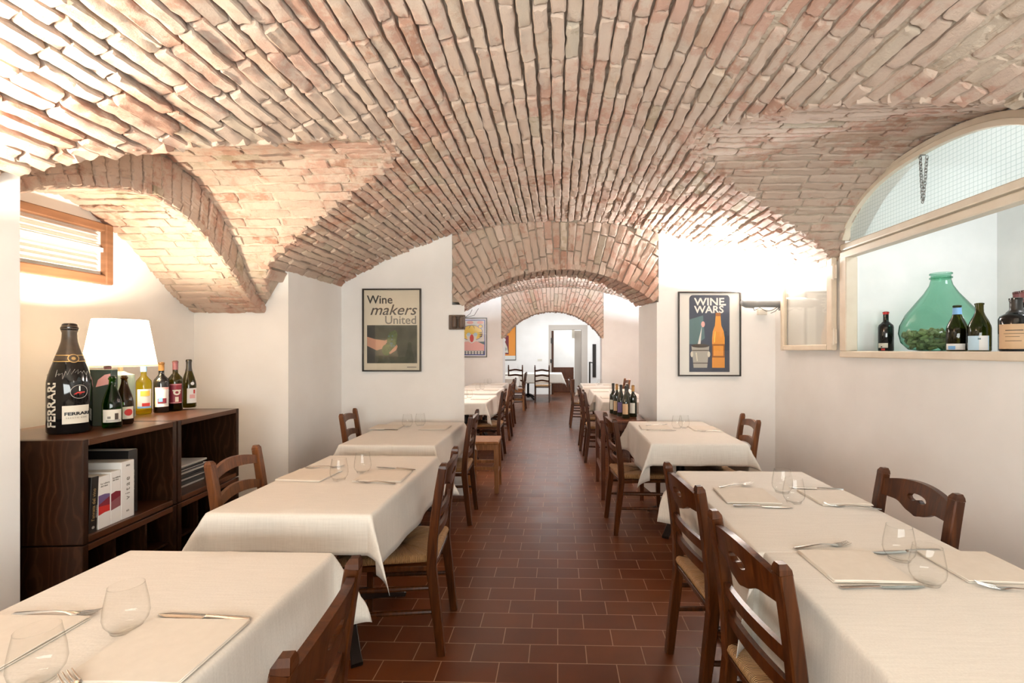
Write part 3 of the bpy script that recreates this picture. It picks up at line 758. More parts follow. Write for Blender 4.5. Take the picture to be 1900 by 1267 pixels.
def chair(kind, label, loc, rotz, wood_='chair_wood', H=.88, group=None, seat='rush'):
    t = thing('dining_chair', label, 'chair', loc, rotz, group)
    ly = lambda z: -.045 + .045 * min(1, z / .40) if z < .42 else -.055 * ((z - .42) / .46) ** 1.5
    PX_ = .19
    for sx in (-1, 1):
        mb = MB(); zs = [0, .12, .25, .40, .52, .64, .76, H - .022]
        pts = [(sx * PX_, ly(z), z) for z in zs]
        if kind == 'ladder':
            mb.bar(pts, .034, .036)
            mb.lathe([(.017, H - .03), (.010, H - .015), (.017, H + .0), (.012, H + .018), (0.001, H + .022)], 10, 0, (sx * PX_, ly(H)))
        else:
            mb.bar(pts, [.036, .038, .040, .041, .041, .041, .041, .040], [.036, .038, .042, .044, .042, .040, .038, .036])
            e = pts[-1]; y = ly(H); w = .0190; d = .0172
            ring = [(e[0] - w, e[1] - d, e[2] - .001), (e[0] + w, e[1] - d, e[2] - .001), (e[0] + w, e[1] + d, e[2] - .001), (e[0] - w, e[1] + d, e[2] - .001)]
            w2 = .0105
            ring2 = [(e[0] - w2, y - w2, H + .002), (e[0] + w2, y - w2, H + .002), (e[0] + w2, y + w2, H + .002), (e[0] - w2, y + w2, H + .002)]
            mid = [((a[0] * .8 + b_[0] * .2), (a[1] * .8 + b_[1] * .2), a[2] + .013) for a, b_ in zip(ring, ring2)]
            mb.loft([ring, mid, ring2], 0)
        mb.build('leg', wood_, t, smooth=False)
        mb = MB(); mb.bar([(sx * .195, .405, 0), (sx * .195, .40, .24), (sx * .195, .40, .435)], [.028, .034, .036], [.028, .034, .036], 0, (1, 0, 0), .4); mb.build('leg', wood_, t)
    if seat == 'rush':
        mb = MB(); mb.bar([(-.175, .0, .405), (.175, .0, .405)], .03, .022, 0, (0, 1, 0)); mb.bar([(-.18, .40, .405), (.18, .40, .405)], .03, .022, 0, (0, 1, 0))
        for sx in (-1, 1): mb.bar([(sx * .192, .0, .405), (sx * .195, .40, .405)], .03, .022)
        mb.build('seat_frame', wood_, t)
        mb = MB(); rush_seat(mb, .456, -.005, .415, .17, .215); mb.build('seat', 'rush', t, smooth=True)
    else:
        mb = MB(); mb.box((-.205, -.0, .425), (.205, .42, .452), 0, .008); mb.build('seat', wood_, t)
    for sx in (-1, 1):
        for z, z2 in ((.31, .30), (.20, .19)):
            mb = MB(); mb.tube([(sx * .190, ly(z), z), (sx * .193, .2, (z + z2) / 2), (sx * .195, .40, z2)], [.010, .0125, .010], 8); mb.build('stretcher', wood_, t)
    mb = MB(); mb.bar([(-.19, .40, .26), (.19, .40, .26)], .012, .026); mb.build('stretcher', wood_, t)
    mb = MB(); mb.bar([(-.19, ly(.26), .26), (.19, ly(.26), .26)], .012, .024); mb.build('stretcher', wood_, t)
    hs = PX_ - .012
    if kind == 'cutout':
        f = lambda s: 1 - (s / hs) ** 2
        topf = lambda s: .838 + .030 * f(s)
        botf = lambda s: .775 - .024 * max(0, math.cos(s / hs * PI * .98)) ** 1 * (1 if abs(s) < hs * .6 else .6) - .006 * math.exp(-(s / .02) ** 2)
        botf = lambda s: .772 - .030 * math.exp(-(s / .075) ** 4) - .008 * math.exp(-(s / .02) ** 2)
        hw = .050
        ht = lambda s: .803 + .018 * math.sqrt(max(0, 1 - (s / hw) ** 2))
        hb = lambda s: .803 - .017 * math.sqrt(max(0, 1 - (s / hw) ** 2)) + .012 * math.exp(-(s / .014) ** 2) * (1 if abs(s) < hw - .001 else 0)
        mb = MB(); arc_plate(mb, -hs, hs, topf, botf, ly, .022, .022, 0, hole=(hw, ht, hb)); mb.build('top_rail', wood_, t)
        for z in (.635, .545):
            mb = MB(); arc_plate(mb, -hs, hs, lambda s: z + .022 + .004 * f(s), lambda s: z - .020 + .004 * f(s), ly, .016, .017, 0, 12); mb.build('slat', wood_, t)
    elif kind == 'slat':
        f = lambda s: 1 - (s / hs) ** 2
        for z, w in ((.815, .058), (.685, .055), (.555, .05)):
            mb = MB(); arc_plate(mb, -hs, hs, lambda s: z + w * .25 + .030 * f(s), lambda s: z - w * .5 + .020 * f(s), ly, .020, .018, 0, 16); mb.build('slat', wood_, t)
    else:
        for z in (.86, .72, .58):
            mb = MB(); arc_plate(mb, -hs, hs, lambda s: z + .026 + .012 * math.cos(s / hs * PI), lambda s: z - .018 + .012 * math.cos(s / hs * PI), ly, .016, .016, 0, 16); mb.build('slat', wood_, t)
    return t
def chair_at(src, label, a, b_, face, first=False, dz=0):
    # a, b_: floor-plan points under the two post tops; face: +1 faces +x, -1 faces -x
    pass
def place(px, py, ang):    # centre of the back posts' tops (x,y) and heading; converts to the seat origin on the floor
    off = -.055
    return (px - off * -math.sin(ang), py - off * math.cos(ang), 0)
LFT, RGT = R(90), R(-90)
def pl(x, y, a): return place(x, y, a)
G1 = 'rush seat dining chairs with a cut-out top rail'
a_ = RGT + R(5); cA = chair('cutout', 'cut-out back chair at the far half of the long table, aisle side', pl(.523, 2.00, a_), a_)
a_ = RGT + R(5.5); again(cA, 'cut-out back chair at the near half of the long table, aisle side', pl(.526, 1.35, a_), a_)
a_ = LFT; again(cA, 'cut-out back chair against the wall below the arched window', pl(1.445, 1.925, a_), a_)
a_ = LFT + R(7); again(cA, 'dark chair at the front table, its lower half cut by the picture edge', pl(-.485, .975, a_), a_)
a_ = LFT + R(4); again(cA, 'rush seat chair on the aisle beside the cloth with the chair shadow on it', pl(-.538, 2.335, a_), a_)
a_ = LFT + R(2); again(cA, 'rush seat chair on the aisle at the table under the grape poster', pl(-.70, 3.93, a_), a_)
a_ = RGT + R(5); again(cA, 'rush seat chair between the aisle and the table under the blue poster', pl(.412, 3.76, a_), a_)
cB = chair('slat', 'brown slat back chair between the dark shelf units and the second table', pl(-1.64, 2.335, RGT + R(4)), RGT + R(4), 'chair_wood_light')
again(cB, 'brown slat back chair in the corner beside the grape poster', pl(-1.795, 3.97, RGT + R(8)), RGT + R(8))
again(cB, 'brown slat back chair by the white wall at the table under the blue poster', pl(1.51, 3.72, LFT - R(5)), LFT - R(5))
again(cB, 'brown chair against the wall at the table beyond the side table bottles', pl(1.27, 8.6, LFT + R(4)), LFT + R(4))
# chairs of the second room
for x, y, lab in ((-.70, 6.15, 'first aisle chair behind the near arch on the pop art poster side'), (-.735, 7.45, 'second aisle chair behind the near arch on the pop art poster side'), (-.80, 8.75, 'third aisle chair behind the near arch, just before the far arch')):
    again(cA, lab, pl(x, y, LFT), LFT)
for x, y, lab in ((.335, 6.05, 'aisle chair just past the side table with bottles'), (.305, 6.75, 'second aisle chair past the side table with bottles'), (.22, 8.7, 'last aisle chair before the far arch, opposite the pop art poster')):
    again(cA, lab, pl(x, y, RGT), RGT)
cL = chair('ladder', 'dark ladder back chair with its back to the aisle at the end room table', pl(-.42, 12.55, 0), 0, H=.985)
again(cL, 'dark ladder back chair at the end room table below the orange poster', pl(-1.15, 12.75, 0), 0)
again(cA, 'dark chair turned sideways behind the far amber stool', pl(-.75, 11.1, LFT), LFT)

# ---- tables with pedestal and cloth
TZ = .748
def table(label, loc, hx=.32, hy=.5, group=None):
    t = thing('restaurant_table', label, 'table', loc, 0, group)
    mb = MB(); mb.box((-hx, -hy, TZ - .03), (hx, hy, TZ), 0, .006); mb.build('tabletop', 'table_wood', t)
    mb = MB(); mb.lathe([(.05, .05), (.045, .10), (.032, .16), (.032, .60), (.05, .68), (.11, .715)], 16, 0, caps=True); mb.build('column', 'base_metal', t, smooth=True, sharp=SH)
    for k in range(4):
        a = PI / 4 + k * PI / 2; c_, s_ = math.cos(a) * .62, math.sin(a)
        q = math.hypot(c_, s_); c_, s_ = c_ / q, s_ / q
        mb = MB(); pts = [(c_ * r, s_ * r, z) for r, z in ((.02, .14), (.12, .12), (.24, .07), (.33, .03), (.36, .016))]
        mb.bar(pts, [.05, .05, .045, .045, .05], [.06, .05, .036, .028, .024], 0, (-s_, c_, 0)); mb.build('foot', 'base_metal', t)
    return t
def cloth_mesh(hx, hy, ox, oy, seed=0, k=.6, crease=True, ends=(1, 1)):
    rnd = random.Random(seed); r = .014
    ph = [rnd.uniform(0, 6.28) for _ in range(8)]
    def axis(h, o):
        c = frange(-h, h, 18); q = [.004, .010, .016, .024, .04] + [.04 + (o - .04) * i / 7 for i in range(1, 8)]
        return [-h - d for d in reversed(q)] + c + [h + d for d in q]
    def pos(s, t):
        oyy = oy
        ax, ay = max(abs(s) - hx, 0), max(abs(t) - hy, 0); sx, sy = (1 if s > 0 else -1), (1 if t > 0 else -1)
        cx, cy = max(-hx, min(hx, s)), max(-hy, min(hy, t)); rho = math.hypot(ax, ay)
        lift = .0004 * math.sin(s * 13 + ph[0]) + .0004 * math.sin(t * 11 + ph[1])
        if crease: lift += +.0032 * math.exp(-(s / .008) ** 2) + .0016 * math.exp(-((t - .02) / .006) ** 2)
        if rho == 0: return (s, t, lift + .0035)
        phi = math.atan2(ay, ax)
        if rho < r * PI / 2: out = r * math.sin(rho / r); drop = r * (1 - math.cos(rho / r))
        else: out = r; drop = r + rho - r * PI / 2
        dn = rho / .3
        # gentle hanging waves along each side
        run = t if ax > ay else s
        out += (.012 * dn + .010 * dn * math.sin(run * 9 + ph[2] + sx) + .006 * dn * math.sin(run * 21 + ph[3])) * (1 if rho > .02 else 0)
        bx, by = (1, 0) if ay == 0 else (0, 1) if ax == 0 else (math.cos(phi), math.sin(phi))
        x = cx + sx * bx * out; y = cy + sy * by * out; z = -drop + .0035 + lift * .2
        if ax > 0 and ay > 0:
            dev = PI / 4.4 * math.sin(2 * phi) * k; e = max(0, rho - .02)
            x += sx * e * math.sin(dev) * .85; y += sy * e * math.sin(dev) * .78; z += e * (1 - math.cos(dev))
        return (x, y, z)
    mb = MB(); mb.grid(pos, axis(hx, ox), axis(hy, oy)); return mb
def cloth(label, loc, hx=.325, hy=.505, ox=.255, oy=.15, seed=0, group=None, **kw):
    o = cloth_mesh(hx, hy, ox, oy, seed, **kw).build('tablecloth', 'cloth', None, (loc[0], loc[1], TZ), smooth=True)
    tag(o, label, 'tablecloth', group)
    md = o.modifiers.new('thickness', 'SOLIDIFY'); md.thickness = .0012; md.offset = 1
    return o
def set_table(where, cloth_where, x, y, seed, src=None, hx=.32, hy=.5, **kw):
    lab = 'pedestal table ' + where
    if src is None: t = table(lab, (x, y, 0), hx, hy)
    else: t = again(src, lab, (x, y, 0))
    cloth('cream linen cloth ' + cloth_where, (x, y), seed=seed, **kw)
    return t
T0 = set_table('in front, under the cloth closest to the shelf units', 'on the front table, with one bare knife lying on it', -1.055, .972, 1)
set_table('beside the dark shelf units, second from the camera', 'on the table beside the dark shelf units', -1.072, 2.345, 2, T0, oy=.165, ox=.25)
set_table('below the grape poster', 'on the table below the grape poster', -1.175, 3.70, 3, T0)
set_table('under the far half of the long cloth by the arched window', 'on the far half of the long table by the arched window', .975, 2.035, 4, T0, ox=.30, oy=.10)
set_table('under the near half of the long cloth by the arched window', 'overlapping onto the near half of the long table', .995, 1.02, 5, T0, hx=.328, ox=.30, oy=.02, hy=.525)
set_table('below the blue poster', 'on the table below the blue poster', .985, 3.80, 6, T0, ox=.27, oy=.16)
set_table('just past the near arch on the pop art poster side', 'first behind the near arch on the pop art poster side', -1.22, 6.25, 7, T0)
set_table('second past the near arch on the pop art poster side', 'second behind the near arch on the pop art poster side', -1.27, 7.62, 8, T0)
set_table('below the pop art poster', 'directly below the pop art poster', -1.33, 8.85, 9, T0)
set_table('just past the side table with bottles', 'first behind the side table with bottles', .90, 6.42, 10, T0)
set_table('second past the side table with bottles', 'second behind the side table with bottles', .87, 7.42, 11, T0, oy=.12)
set_table('by the wall before the far arch', 'on the last table before the far arch, opposite the pop art poster', .78, 8.78, 12, T0)
set_table('in the end room beside the amber stool', 'on the end room table beside the amber stool', -1.32, 11.2, 13, T0)
t = table('long restaurant table in the end room with two ladder back chairs', (-.85, 13.45, 0), .95, .38)
cloth('cream linen cloth on the long end room table', (-.85, 13.45), .955, .385, .30, .28, 14)

# ---- stools
def stool(label, loc, rotz=0):
    t = thing('wooden_stool', label, 'stool', loc, rotz)
    mb = MB(); mb.box((-.15, -.17, .475), (.15, .17, .505), 0, .008); mb.build('seat', 'stool_wood', t)
    for sx in (-1, 1):
        for sy in (-1, 1):
            mb = MB(); mb.bar([(sx * .132, sy * .155, 0), (sx * .12, sy * .14, .475)], .042, .042); mb.build('leg', 'stool_wood', t)
    for sx in (-1, 1):
        mb = MB(); mb.bar([(sx * .127, -.15, .18), (sx * .127, .15, .18)], .02, .03); mb.build('stretcher', 'stool_wood', t)
        mb = MB(); mb.bar([(-.127, sx * .15, .24), (.127, sx * .15, .24)], .02, .03, 0, (0, 1, 0)); mb.build('stretcher', 'stool_wood', t)
        mb = MB(); mb.box((-.125, sx * .15 - .01, .42), (.125, sx * .15 + .01, .475)); mb.build('apron', 'stool_wood', t)
    return t
s0 = stool('light wooden stool in the near arch opening behind an aisle chair', (-.735, 4.74, 0), R(2))
again(s0, 'amber wooden stool beside the end room table', (-.93, 11.05, 0))

# ---- side table with bottles in the arch opening
t = thing('side_table', 'reddish brown wooden side table with lattice legs holding wine bottles', 'table', (.615, 4.72, 0))
mb = MB(); mb.box((-.225, -.355, .725), (.205, .35, .75), 0, .006); mb.build('tabletop', 'table_wood', t)
for sx in (-.19, .17):
    for sy in (-.31, .31):
        mb = MB(); mb.bar([(sx, sy, 0), (sx, sy, .725)], [.036, .042], [.036, .042]); mb.build('leg', 'table_wood', t)
    for z in (.24, .46):
        mb = MB(); mb.bar([(sx, -.31, z), (sx, .31, z)], .02, .034); mb.build('stretcher', 'table_wood', t)
    mb = MB(); mb.box((sx - .01, -.31, .65), (sx + .01, .31, .725)); mb.build('apron', 'table_wood', t)
mb = MB(); mb.box((-.19, -.32, .65), (.17, -.30, .725)); mb.build('apron', 'table_wood', t)

# ---- shelf units in the alcove
def shelf_unit(label, y0, y1, z0, z1, grid_=False):
    t = thing('shelf_unit', label, 'shelf', (-1.945, 1.80, 0), R(4.6), 'dark plywood shelf units')
    d = .56; th = .026
    mb = MB(); mb.box((-d, y0, z0), (0, y0 + th, z1), 0, .002); mb.build('side_panel', 'ply', t)
    mb = MB(); mb.box((-d, y1 - th, z0), (0, y1, z1), 0, .002); mb.build('side_panel', 'ply', t)
    mb = MB(); mb.box((-d, y0 + th, z1 - th), (0, y1 - th, z1), 0, .002); mb.build('top_panel', 'ply_top', t)
    mb = MB(); mb.box((-d, y0 + th, z0), (-.0, y1 - th, z0 + th), 0, .002); mb.build('bottom_panel', 'ply_top', t)
    mb = MB(); mb.box((-d, y0 + th, z0 + th), (-d + .01, y1 - th, z1 - th)); mb.build('back_panel', 'ply', t)
    if grid_:
        w = (y1 - y0)
        for i in (1, 2):
            mb = MB(); y = y0 + w * i / 3; mb.box((-d + .02, y - .006, z0 + th), (-.02, y + .006, z1 - th)); mb.build('divider', 'ply', t)
        for i in (1, 2):
            mb = MB(); z = z0 + (z1 - z0) * i / 3; mb.box((-d + .02, y0 + th, z - .006), (-.02, y1 - th, z + .006)); mb.build('divider', 'ply', t)
    return t
shelf_unit('dark plywood shelf unit holding the upright books', .075, .602, .600, 1.03)
shelf_unit('dark plywood shelf unit holding the flat magazines', .612, 1.145, .600, 1.03)
shelf_unit('dark plywood lower unit with wine dividers, under the upright books', .075, .602, .03, .592, True)
shelf_unit('dark plywood lower unit with wine dividers, under the magazines', .612, 1.145, .03, .592, True)

# ================================================================== PLACE SETTINGS
TOP = TZ + .0058
def napkin_mesh(w, d, seed):
    rnd = random.Random(seed); mb = MB()
    for k in range(3):
        e = rnd.uniform(-.004, .004); f = rnd.uniform(-.004, .004); z0 = k * .0026; th = .0026
        hx, hy = w / 2 + e, d / 2 + f
        def fn(u, v): return (u * hx, v * hy, z0 + th + .0012 * math.sin(u * 2.2 + seed) * math.cos(v * 2.7 + k) - (.0016 if abs(u) > .99 or abs(v) > .99 else 0))
        us = [-1, -.985, -.5, 0, .5, .985, 1]
        mb.grid(fn, us, us)
        # rim
        rim = [(u, -1) for u in us] + [(1, v) for v in us[1:]] + [(u, 1) for u in reversed(us[:-1])] + [(-1, v) for v in reversed(us[1:-1])]
        a = [fn(u, v) for u, v in rim]; b_ = [(p[0] * .992, p[1] * .992, z0) for p in a]
        n = len(a); mb.add(a + b_, [(i, (i + 1) % n, (i + 1) % n + n, i + n) for i in range(n)] + [tuple(range(2 * n - 1, n - 1, -1))])
    return mb
nap_no = [0]
def napkin(where, x, y, w=.235, d=.215, rot=0):
    nap_no[0] += 1
    o = napkin_mesh(w, d, nap_no[0]).build('napkin', 'napkin', None, (x, y, TOP), rot, smooth=True, sharp=R(40))
    tag(o, 'folded cream napkin ' + where, 'napkin', 'folded napkins'); return o
def flat_strip(mb, st, th):
    # st: (y, half width, z)
    rings = []
    for y, w, z in st: rings.append([(-w, y, z), (-w * .6, y, z + th * .8), (0, y, z + th), (w * .6, y, z + th * .8), (w, y, z), (0, y, z - th * .5)])
    mb.loft(rings)
def make_fork():
    mb = MB()
    flat_strip(mb, [(-.10, .006, .004), (-.095, .0085, .004), (-.07, .0078, .0055), (-.03, .0042, .008), (.0, .0034, .009), (.025, .0036, .007), (.042, .009, .004), (.05, .0118, .003), (.058, .0122, .003)], .0022)
    for i in range(4):
        x = -.0102 + i * .0068
        mb.bar([(x, .056, .0035), (x, .08, .0045), (x * .97, .104, .0095)], [.0038, .0036, .0022], [.002, .002, .0015])
    return mb
def make_knife():
    mb = MB()
    flat_strip(mb, [(-.118, .005, .003), (-.112, .0088, .003), (-.08, .0082, .004), (-.04, .0062, .005), (-.012, .0058, .005), (-.008, .0068, .005), (-.004, .006, .004)], .0034)
    flat_strip(mb, [(-.004, .006, .004), (.0, .0095, .003), (.05, .0105, .003), (.09, .0098, .003), (.11, .006, .003), (.118, .0015, .003)], .0011)
    return mb
forkm = None; knifem = None
def cutlery(kind, where, tail, tip, z=TOP, tilt=0):
    global forkm, knifem
    x = (tail[0] + tip[0]) / 2; y = (tail[1] + tip[1]) / 2; a = math.atan2(tip[1] - tail[1], tip[0] - tail[0]) - PI / 2
    if kind == 'fork':
        if forkm is None: o = make_fork().build('fork', 'steel', smooth=True, sharp=R(60)); forkm = o
        else: o = forkm.copy(); C.objects.link(o)
    else:
        if knifem is None: o = make_knife().build('table_knife', 'steel', smooth=True, sharp=R(50)); knifem = o
        else: o = knifem.copy(); C.objects.link(o)
    o.location = (x, y, z); o.rotation_euler = (tilt, 0, a)
    tag(o, ('steel fork ' if kind == 'fork' else 'steel knife ') + where, 'fork' if kind == 'fork' else 'knife', 'steel cutlery')
GL = None
def tumbler(where, x, y, s=1):
    global GL
    if GL is None:
        t = thing('tumbler', '', 'glass', group='stemless tumblers')
        mb = MB(); mb.lathe([(.0, .006), (.020, .006), (.031, .010), (.0405, .024), (.0435, .038), (.0415, .062), (.0365, .090), (.0335, .106)], 40); mb.build('bowl', 'glass', t, smooth=True)
        mb = MB(); mb.lathe([(.0, .0), (.022, .0), (.029, .003), (.031, .010)], 32); mb.build('base', 'glass', t, smooth=True)
        mb = MB(); mb.lathe([(.0331, .1055), (.0335, .1065), (.0341, .1062), (.0341, .1052), (.0333, .105)], 40); mb.build('rim', 'glass', t, smooth=True)
        GL = t; o = t
    else: o = copy_tree(GL)
    o['label'] = 'clear tumbler ' + where; o.location = (x, y, TOP); o.scale = (s, s, s)
NZ = TOP + .008
# front table
napkin('on the front table, aisle side, below the bare knife', -.85, .988, .24, .215)
napkin('on the front table, shelf side, cut by the picture edge', -1.245, .995, .235, .205)
cutlery('knife', 'along the top edge of the aisle side napkin of the front table', (-.735, 1.105), (-.975, 1.117))
cutlery('fork', 'at the near corner of the aisle side napkin of the front table', (-.80, .80), (-.952, .885), NZ)
cutlery('fork', 'along the shelf side napkin of the front table', (-1.325, 1.108), (-1.13, 1.118), TOP)
tumbler('alone in the middle of the front table', -.995, 1.055, 1.0)
tumbler('in the corner of the front table, cut by the frame', -1.012, .885, 1.0)
# table by the shelves
napkin('on the table by the shelf units, shelf side', -1.278, 2.385, .235, .215, -.05)
napkin('on the table by the shelf units, aisle side', -.892, 2.382, .245, .22, .02)
cutlery('knife', 'on the table by the shelf units, above the aisle side napkin', (-.757, 2.475), (-.99, 2.53), NZ)
cutlery('fork', 'on the table by the shelf units, below the aisle side napkin', (-.78, 2.245), (-.985, 2.272))
cutlery('fork', 'on the table by the shelf units, above the shelf side napkin', (-1.385, 2.54), (-1.19, 2.565))
tumbler('on the table by the shelf units, nearer the camera of its pair', -1.09, 2.31)
tumbler('on the table by the shelf units, farther from the camera of its pair', -1.03, 2.45)
# table below the grape poster
napkin('on the table below the grape poster, wall side', -1.43, 3.90, .235, .21, .0)
napkin('on the table below the grape poster, aisle side', -1.02, 3.89, .225, .21, 0)
tumbler('on the table below the grape poster, wall side of its pair', -1.27, 3.93)
tumbler('on the table below the grape poster, aisle side of its pair', -1.175, 3.98)
cutlery('knife', 'on the table below the grape poster', (-1.30, 3.77), (-1.53, 3.775))
# long table, far half
napkin('on the far half of the long table, aisle side', .832, 2.10, .225, .215, -.05)
napkin('on the far half of the long table, window side', 1.205, 2.085, .215, .20, .02)
cutlery('fork', 'on top of the aisle side napkin, far half of the long table', (.735, 2.195), (.945, 2.285), NZ - .002)
cutlery('knife', 'in front of the aisle side napkin, far half of the long table', (.725, 1.965), (.965, 1.95))
cutlery('fork', 'in front of the window side napkin, far half of the long table', (1.30, 1.935), (1.125, 1.99))
cutlery('knife', 'behind the window side napkin, far half of the long table', (1.31, 2.21), (1.10, 2.235))
tumbler('on the far half of the long table, farther of its pair', 1.02, 2.16)
tumbler('on the far half of the long table, nearer of its pair', 1.0, 2.015)
# long table, near half
napkin('on the near half of the long table, aisle side', .883, 1.425, .235, .20, 0)
napkin('on the near half of the long table, window side', 1.25, 1.43, .21, .195, -.02)
cutlery('fork', 'behind the aisle side napkin, near half of the long table', (.762, 1.545), (.972, 1.588))
cutlery('knife', 'in front of the aisle side napkin, near half of the long table', (.766, 1.297), (1.0, 1.306))
cutlery('knife', 'behind the tumblers, near half of the long table', (1.23, 1.545), (.995, 1.52))
cutlery('fork', 'in front of the window side napkin, near half of the long table', (1.33, 1.255), (1.165, 1.318))
tumbler('on the near half of the long table, farther of its pair', 1.052, 1.475)
tumbler('on the near half of the long table, nearer of its pair', 1.022, 1.325)
# table below the blue poster
napkin('on the table below the blue poster, aisle side', .812, 3.94, .24, .21, -.06)
napkin('on the table below the blue poster, wall side', 1.205, 3.90, .22, .215, .0)
cutlery('fork', 'on the aisle side napkin of the table below the blue poster', (.75, 3.99), (.93, 4.05), NZ - .002)
cutlery('knife', 'in front of the aisle side napkin, table below the blue poster', (.72, 3.81), (.95, 3.80))
cutlery('fork', 'in front of the wall side napkin, table below the blue poster', (1.31, 3.765), (1.13, 3.775))
tumbler('on the table below the blue poster, aisle side of its pair', .985, 3.90)
tumbler('on the table below the blue poster, wall side of its pair', 1.05, 3.93)
# second and end rooms
for (cx, cy, nm) in ((-1.22, 6.25, 'the first table past the arch, pop art side'), (-1.27, 7.62, 'the second table past the arch, pop art side'), (-1.33, 8.85, 'the table under the pop art poster'),
                     (.90, 6.42, 'the first table past the bottles'), (.87, 7.42, 'the second table past the bottles'), (.78, 8.78, 'the last table before the far arch'), (-1.32, 11.2, 'the table by the amber stool')):
    napkin('on ' + nm + ', wall side', cx + (.19 if cx > 0 else -.19), cy); napkin('on ' + nm + ', aisle side', cx - (.19 if cx > 0 else -.19), cy)
    tumbler('on ' + nm + ', nearer of its pair', cx - .02, cy - .04); tumbler('on ' + nm + ', farther of its pair', cx + .02, cy + .10)

# ================================================================== BOTTLES
def bottle(label, loc, shape, r, h, mat, group, capsule=None, cap_h=.055, lab=None, wine=None, cat='bottle', face=None, name='wine_bottle'):
    """lab: list of (z0, z1, half angle, material, centre angle)"""
    x, y, z = loc
    t = thing(name, label, cat, loc, math.atan2(-x, y) if face is None else face, group)
    nr = r * .36
    if shape == 'bordeaux': prof = [(0, .004), (r * .9, 0), (r, .006), (r, h * .60), (r * .93, h * .655), (r * .66, h * .70), (nr * 1.05, h * .75), (nr, h * .80), (nr, h * .955), (nr * 1.15, h * .96), (nr * 1.15, h * .99), (nr * .8, h)]
    elif shape == 'burgundy': prof = [(0, .004), (r * .9, 0), (r, .006), (r, h * .47), (r * .95, h * .53), (r * .76, h * .63), (r * .52, h * .73), (nr * 1.05, h * .81), (nr, h * .88), (nr, h * .955), (nr * 1.15, h * .96), (nr * 1.15, h * .99), (nr * .8, h)]
    else: prof = [(0, .006), (r * .9, 0), (r, .010), (r, h * .42), (r * .985, h * .47), (r * .93, h * .52), (r * .83, h * .585), (r * .66, h * .67), (r * .49, h * .755), (nr * 1.02, h * .83), (nr * .92, h * .88), (nr * .9, h * .93), (nr * 1.12, h * .94), (nr * 1.12, h * .965), (nr * .95, h * .97), (nr * .95, h * .99), (nr * .7, h)]
    def rad(zz):
        for (a, p), (b_, q) in zip(prof[1:], prof[2:]):
            if p <= zz <= q: return a + (b_ - a) * (zz - p) / max(1e-6, q - p)
        return nr
    mb = MB(); mb.lathe(prof, 28); mb.build('glass_body', mat, t, smooth=True, sharp=R(60))
    if wine:
        mb = MB(); mb.lathe([(0, .008), (r * .93, .008), (r * .93, h * .47), (0, h * .471)], 24); mb.build('wine', wine, t, smooth=True, sharp=R(40))
    if capsule:
        zs = frange(h - cap_h, h * .995, 8)
        mb = MB(); mb.lathe([(rad(q) + .0008, q) for q in zs] + [(rad(h * .99) * .5, h + .001), (0, h + .001)], 24); mb.build('capsule', capsule, t, smooth=True, sharp=R(50))
    parts = []
    for k, (z0, z1, w, mt, c_) in enumerate(lab or []):
        off = .0006 + .0004 * k
        mb = MB(); mb.grid(lambda p, q: ((rad(q) + off) * math.sin(p), -(rad(q) + off) * math.cos(p), q), frange(c_ - w, c_ + w, 12), [z0, (z0 + z1) / 2, z1])
        o = mb.build('label', mt, parts[0] if parts else t, smooth=True)
        if k: o.name = 'label_print'
        parts.append(o)
    t['_r'] = r
    return t, rad, parts
def wrap(rad, off, c0=0, z0=0):
    return lambda x, y, zz: (lambda r_: (r_ * math.sin(c0 + x / rad(z0 + y)), -r_ * math.cos(c0 + x / rad(z0 + y)), z0 + y))(rad(z0 + y) + off + zz)
CT = 1.0315
gb = 'bottles on the dark shelf units'
# big sparkling wine bottle
t, rad, parts = bottle('huge black sparkling wine bottle with a cream label, signed in silver', (-2.20, 2.055, CT), 'champagne', .0755, .49, 'bottle_black', gb, 'capsule_brown', .165,
                       [(.045, .125, .62, 'offwhite', .30)])
lettering('FERRARI', .0185, wrap(rad, .0016, .34, .083), 'black', parts[0], align='CENTER', bold=.0008, wx=1.25)
lettering('TRENTO DOC', .0085, wrap(rad, .0016, .30, .068), 'grey_ink', parts[0], align='CENTER', space=1.4)
vert = lambda x, y, zz: (lambda q, r_: (r_ * math.sin(-.62 - y / .0755), -r_ * math.cos(-.62 - y / .0755), q))(.03 + x, rad(.03 + x) + .0008 + zz)
lettering('FERRARI', .051, vert, 'offwhite', t, bold=.0012, wx=1.06)
mb = MB(); mb.grid(lambda p, q: ((rad(q) + .0012) * math.sin(p), -(rad(q) + .0012) * math.cos(p), q), frange(-PI, PI, 40), [.345, .349]); mb.grid(lambda p, q: ((rad(q) + .0012) * math.sin(p), -(rad(q) + .0012) * math.cos(p), q), frange(-PI, PI, 40), [.318, .322]); mb.build('neck_band', 'gold', t, smooth=True)
def ring_on(t, rad, c0, zc, r0, r1, mat, name, off=.0012, n=32):
    mb = MB(); w = wrap(rad, off, c0, zc)
    mb.grid(lambda a, rr: w(rr * math.cos(a), rr * math.sin(a), 0), frange(0, 2 * PI, n), frange(r0, r1, 4)); return mb.build(name, mat, t)
ring_on(t, rad, .25, .333, .0, .019, 'capsule_brown', 'medallion', .0016); ring_on(t, rad, .25, .333, .0155, .019, 'gold', 'medallion', .002); ring_on(t, rad, .25, .333, .0, .007, 'gold', 'medallion', .002)
ring_on(t, rad, .42, .185, .0285, .0305, 'silver', 'emblem')
lettering('1', .030, wrap(rad, .0012, .42, .189), 'white', t, 'emblem', align='CENTER', bold=.0008)
mb = MB(); w = wrap(rad, .0014, .42, .18)
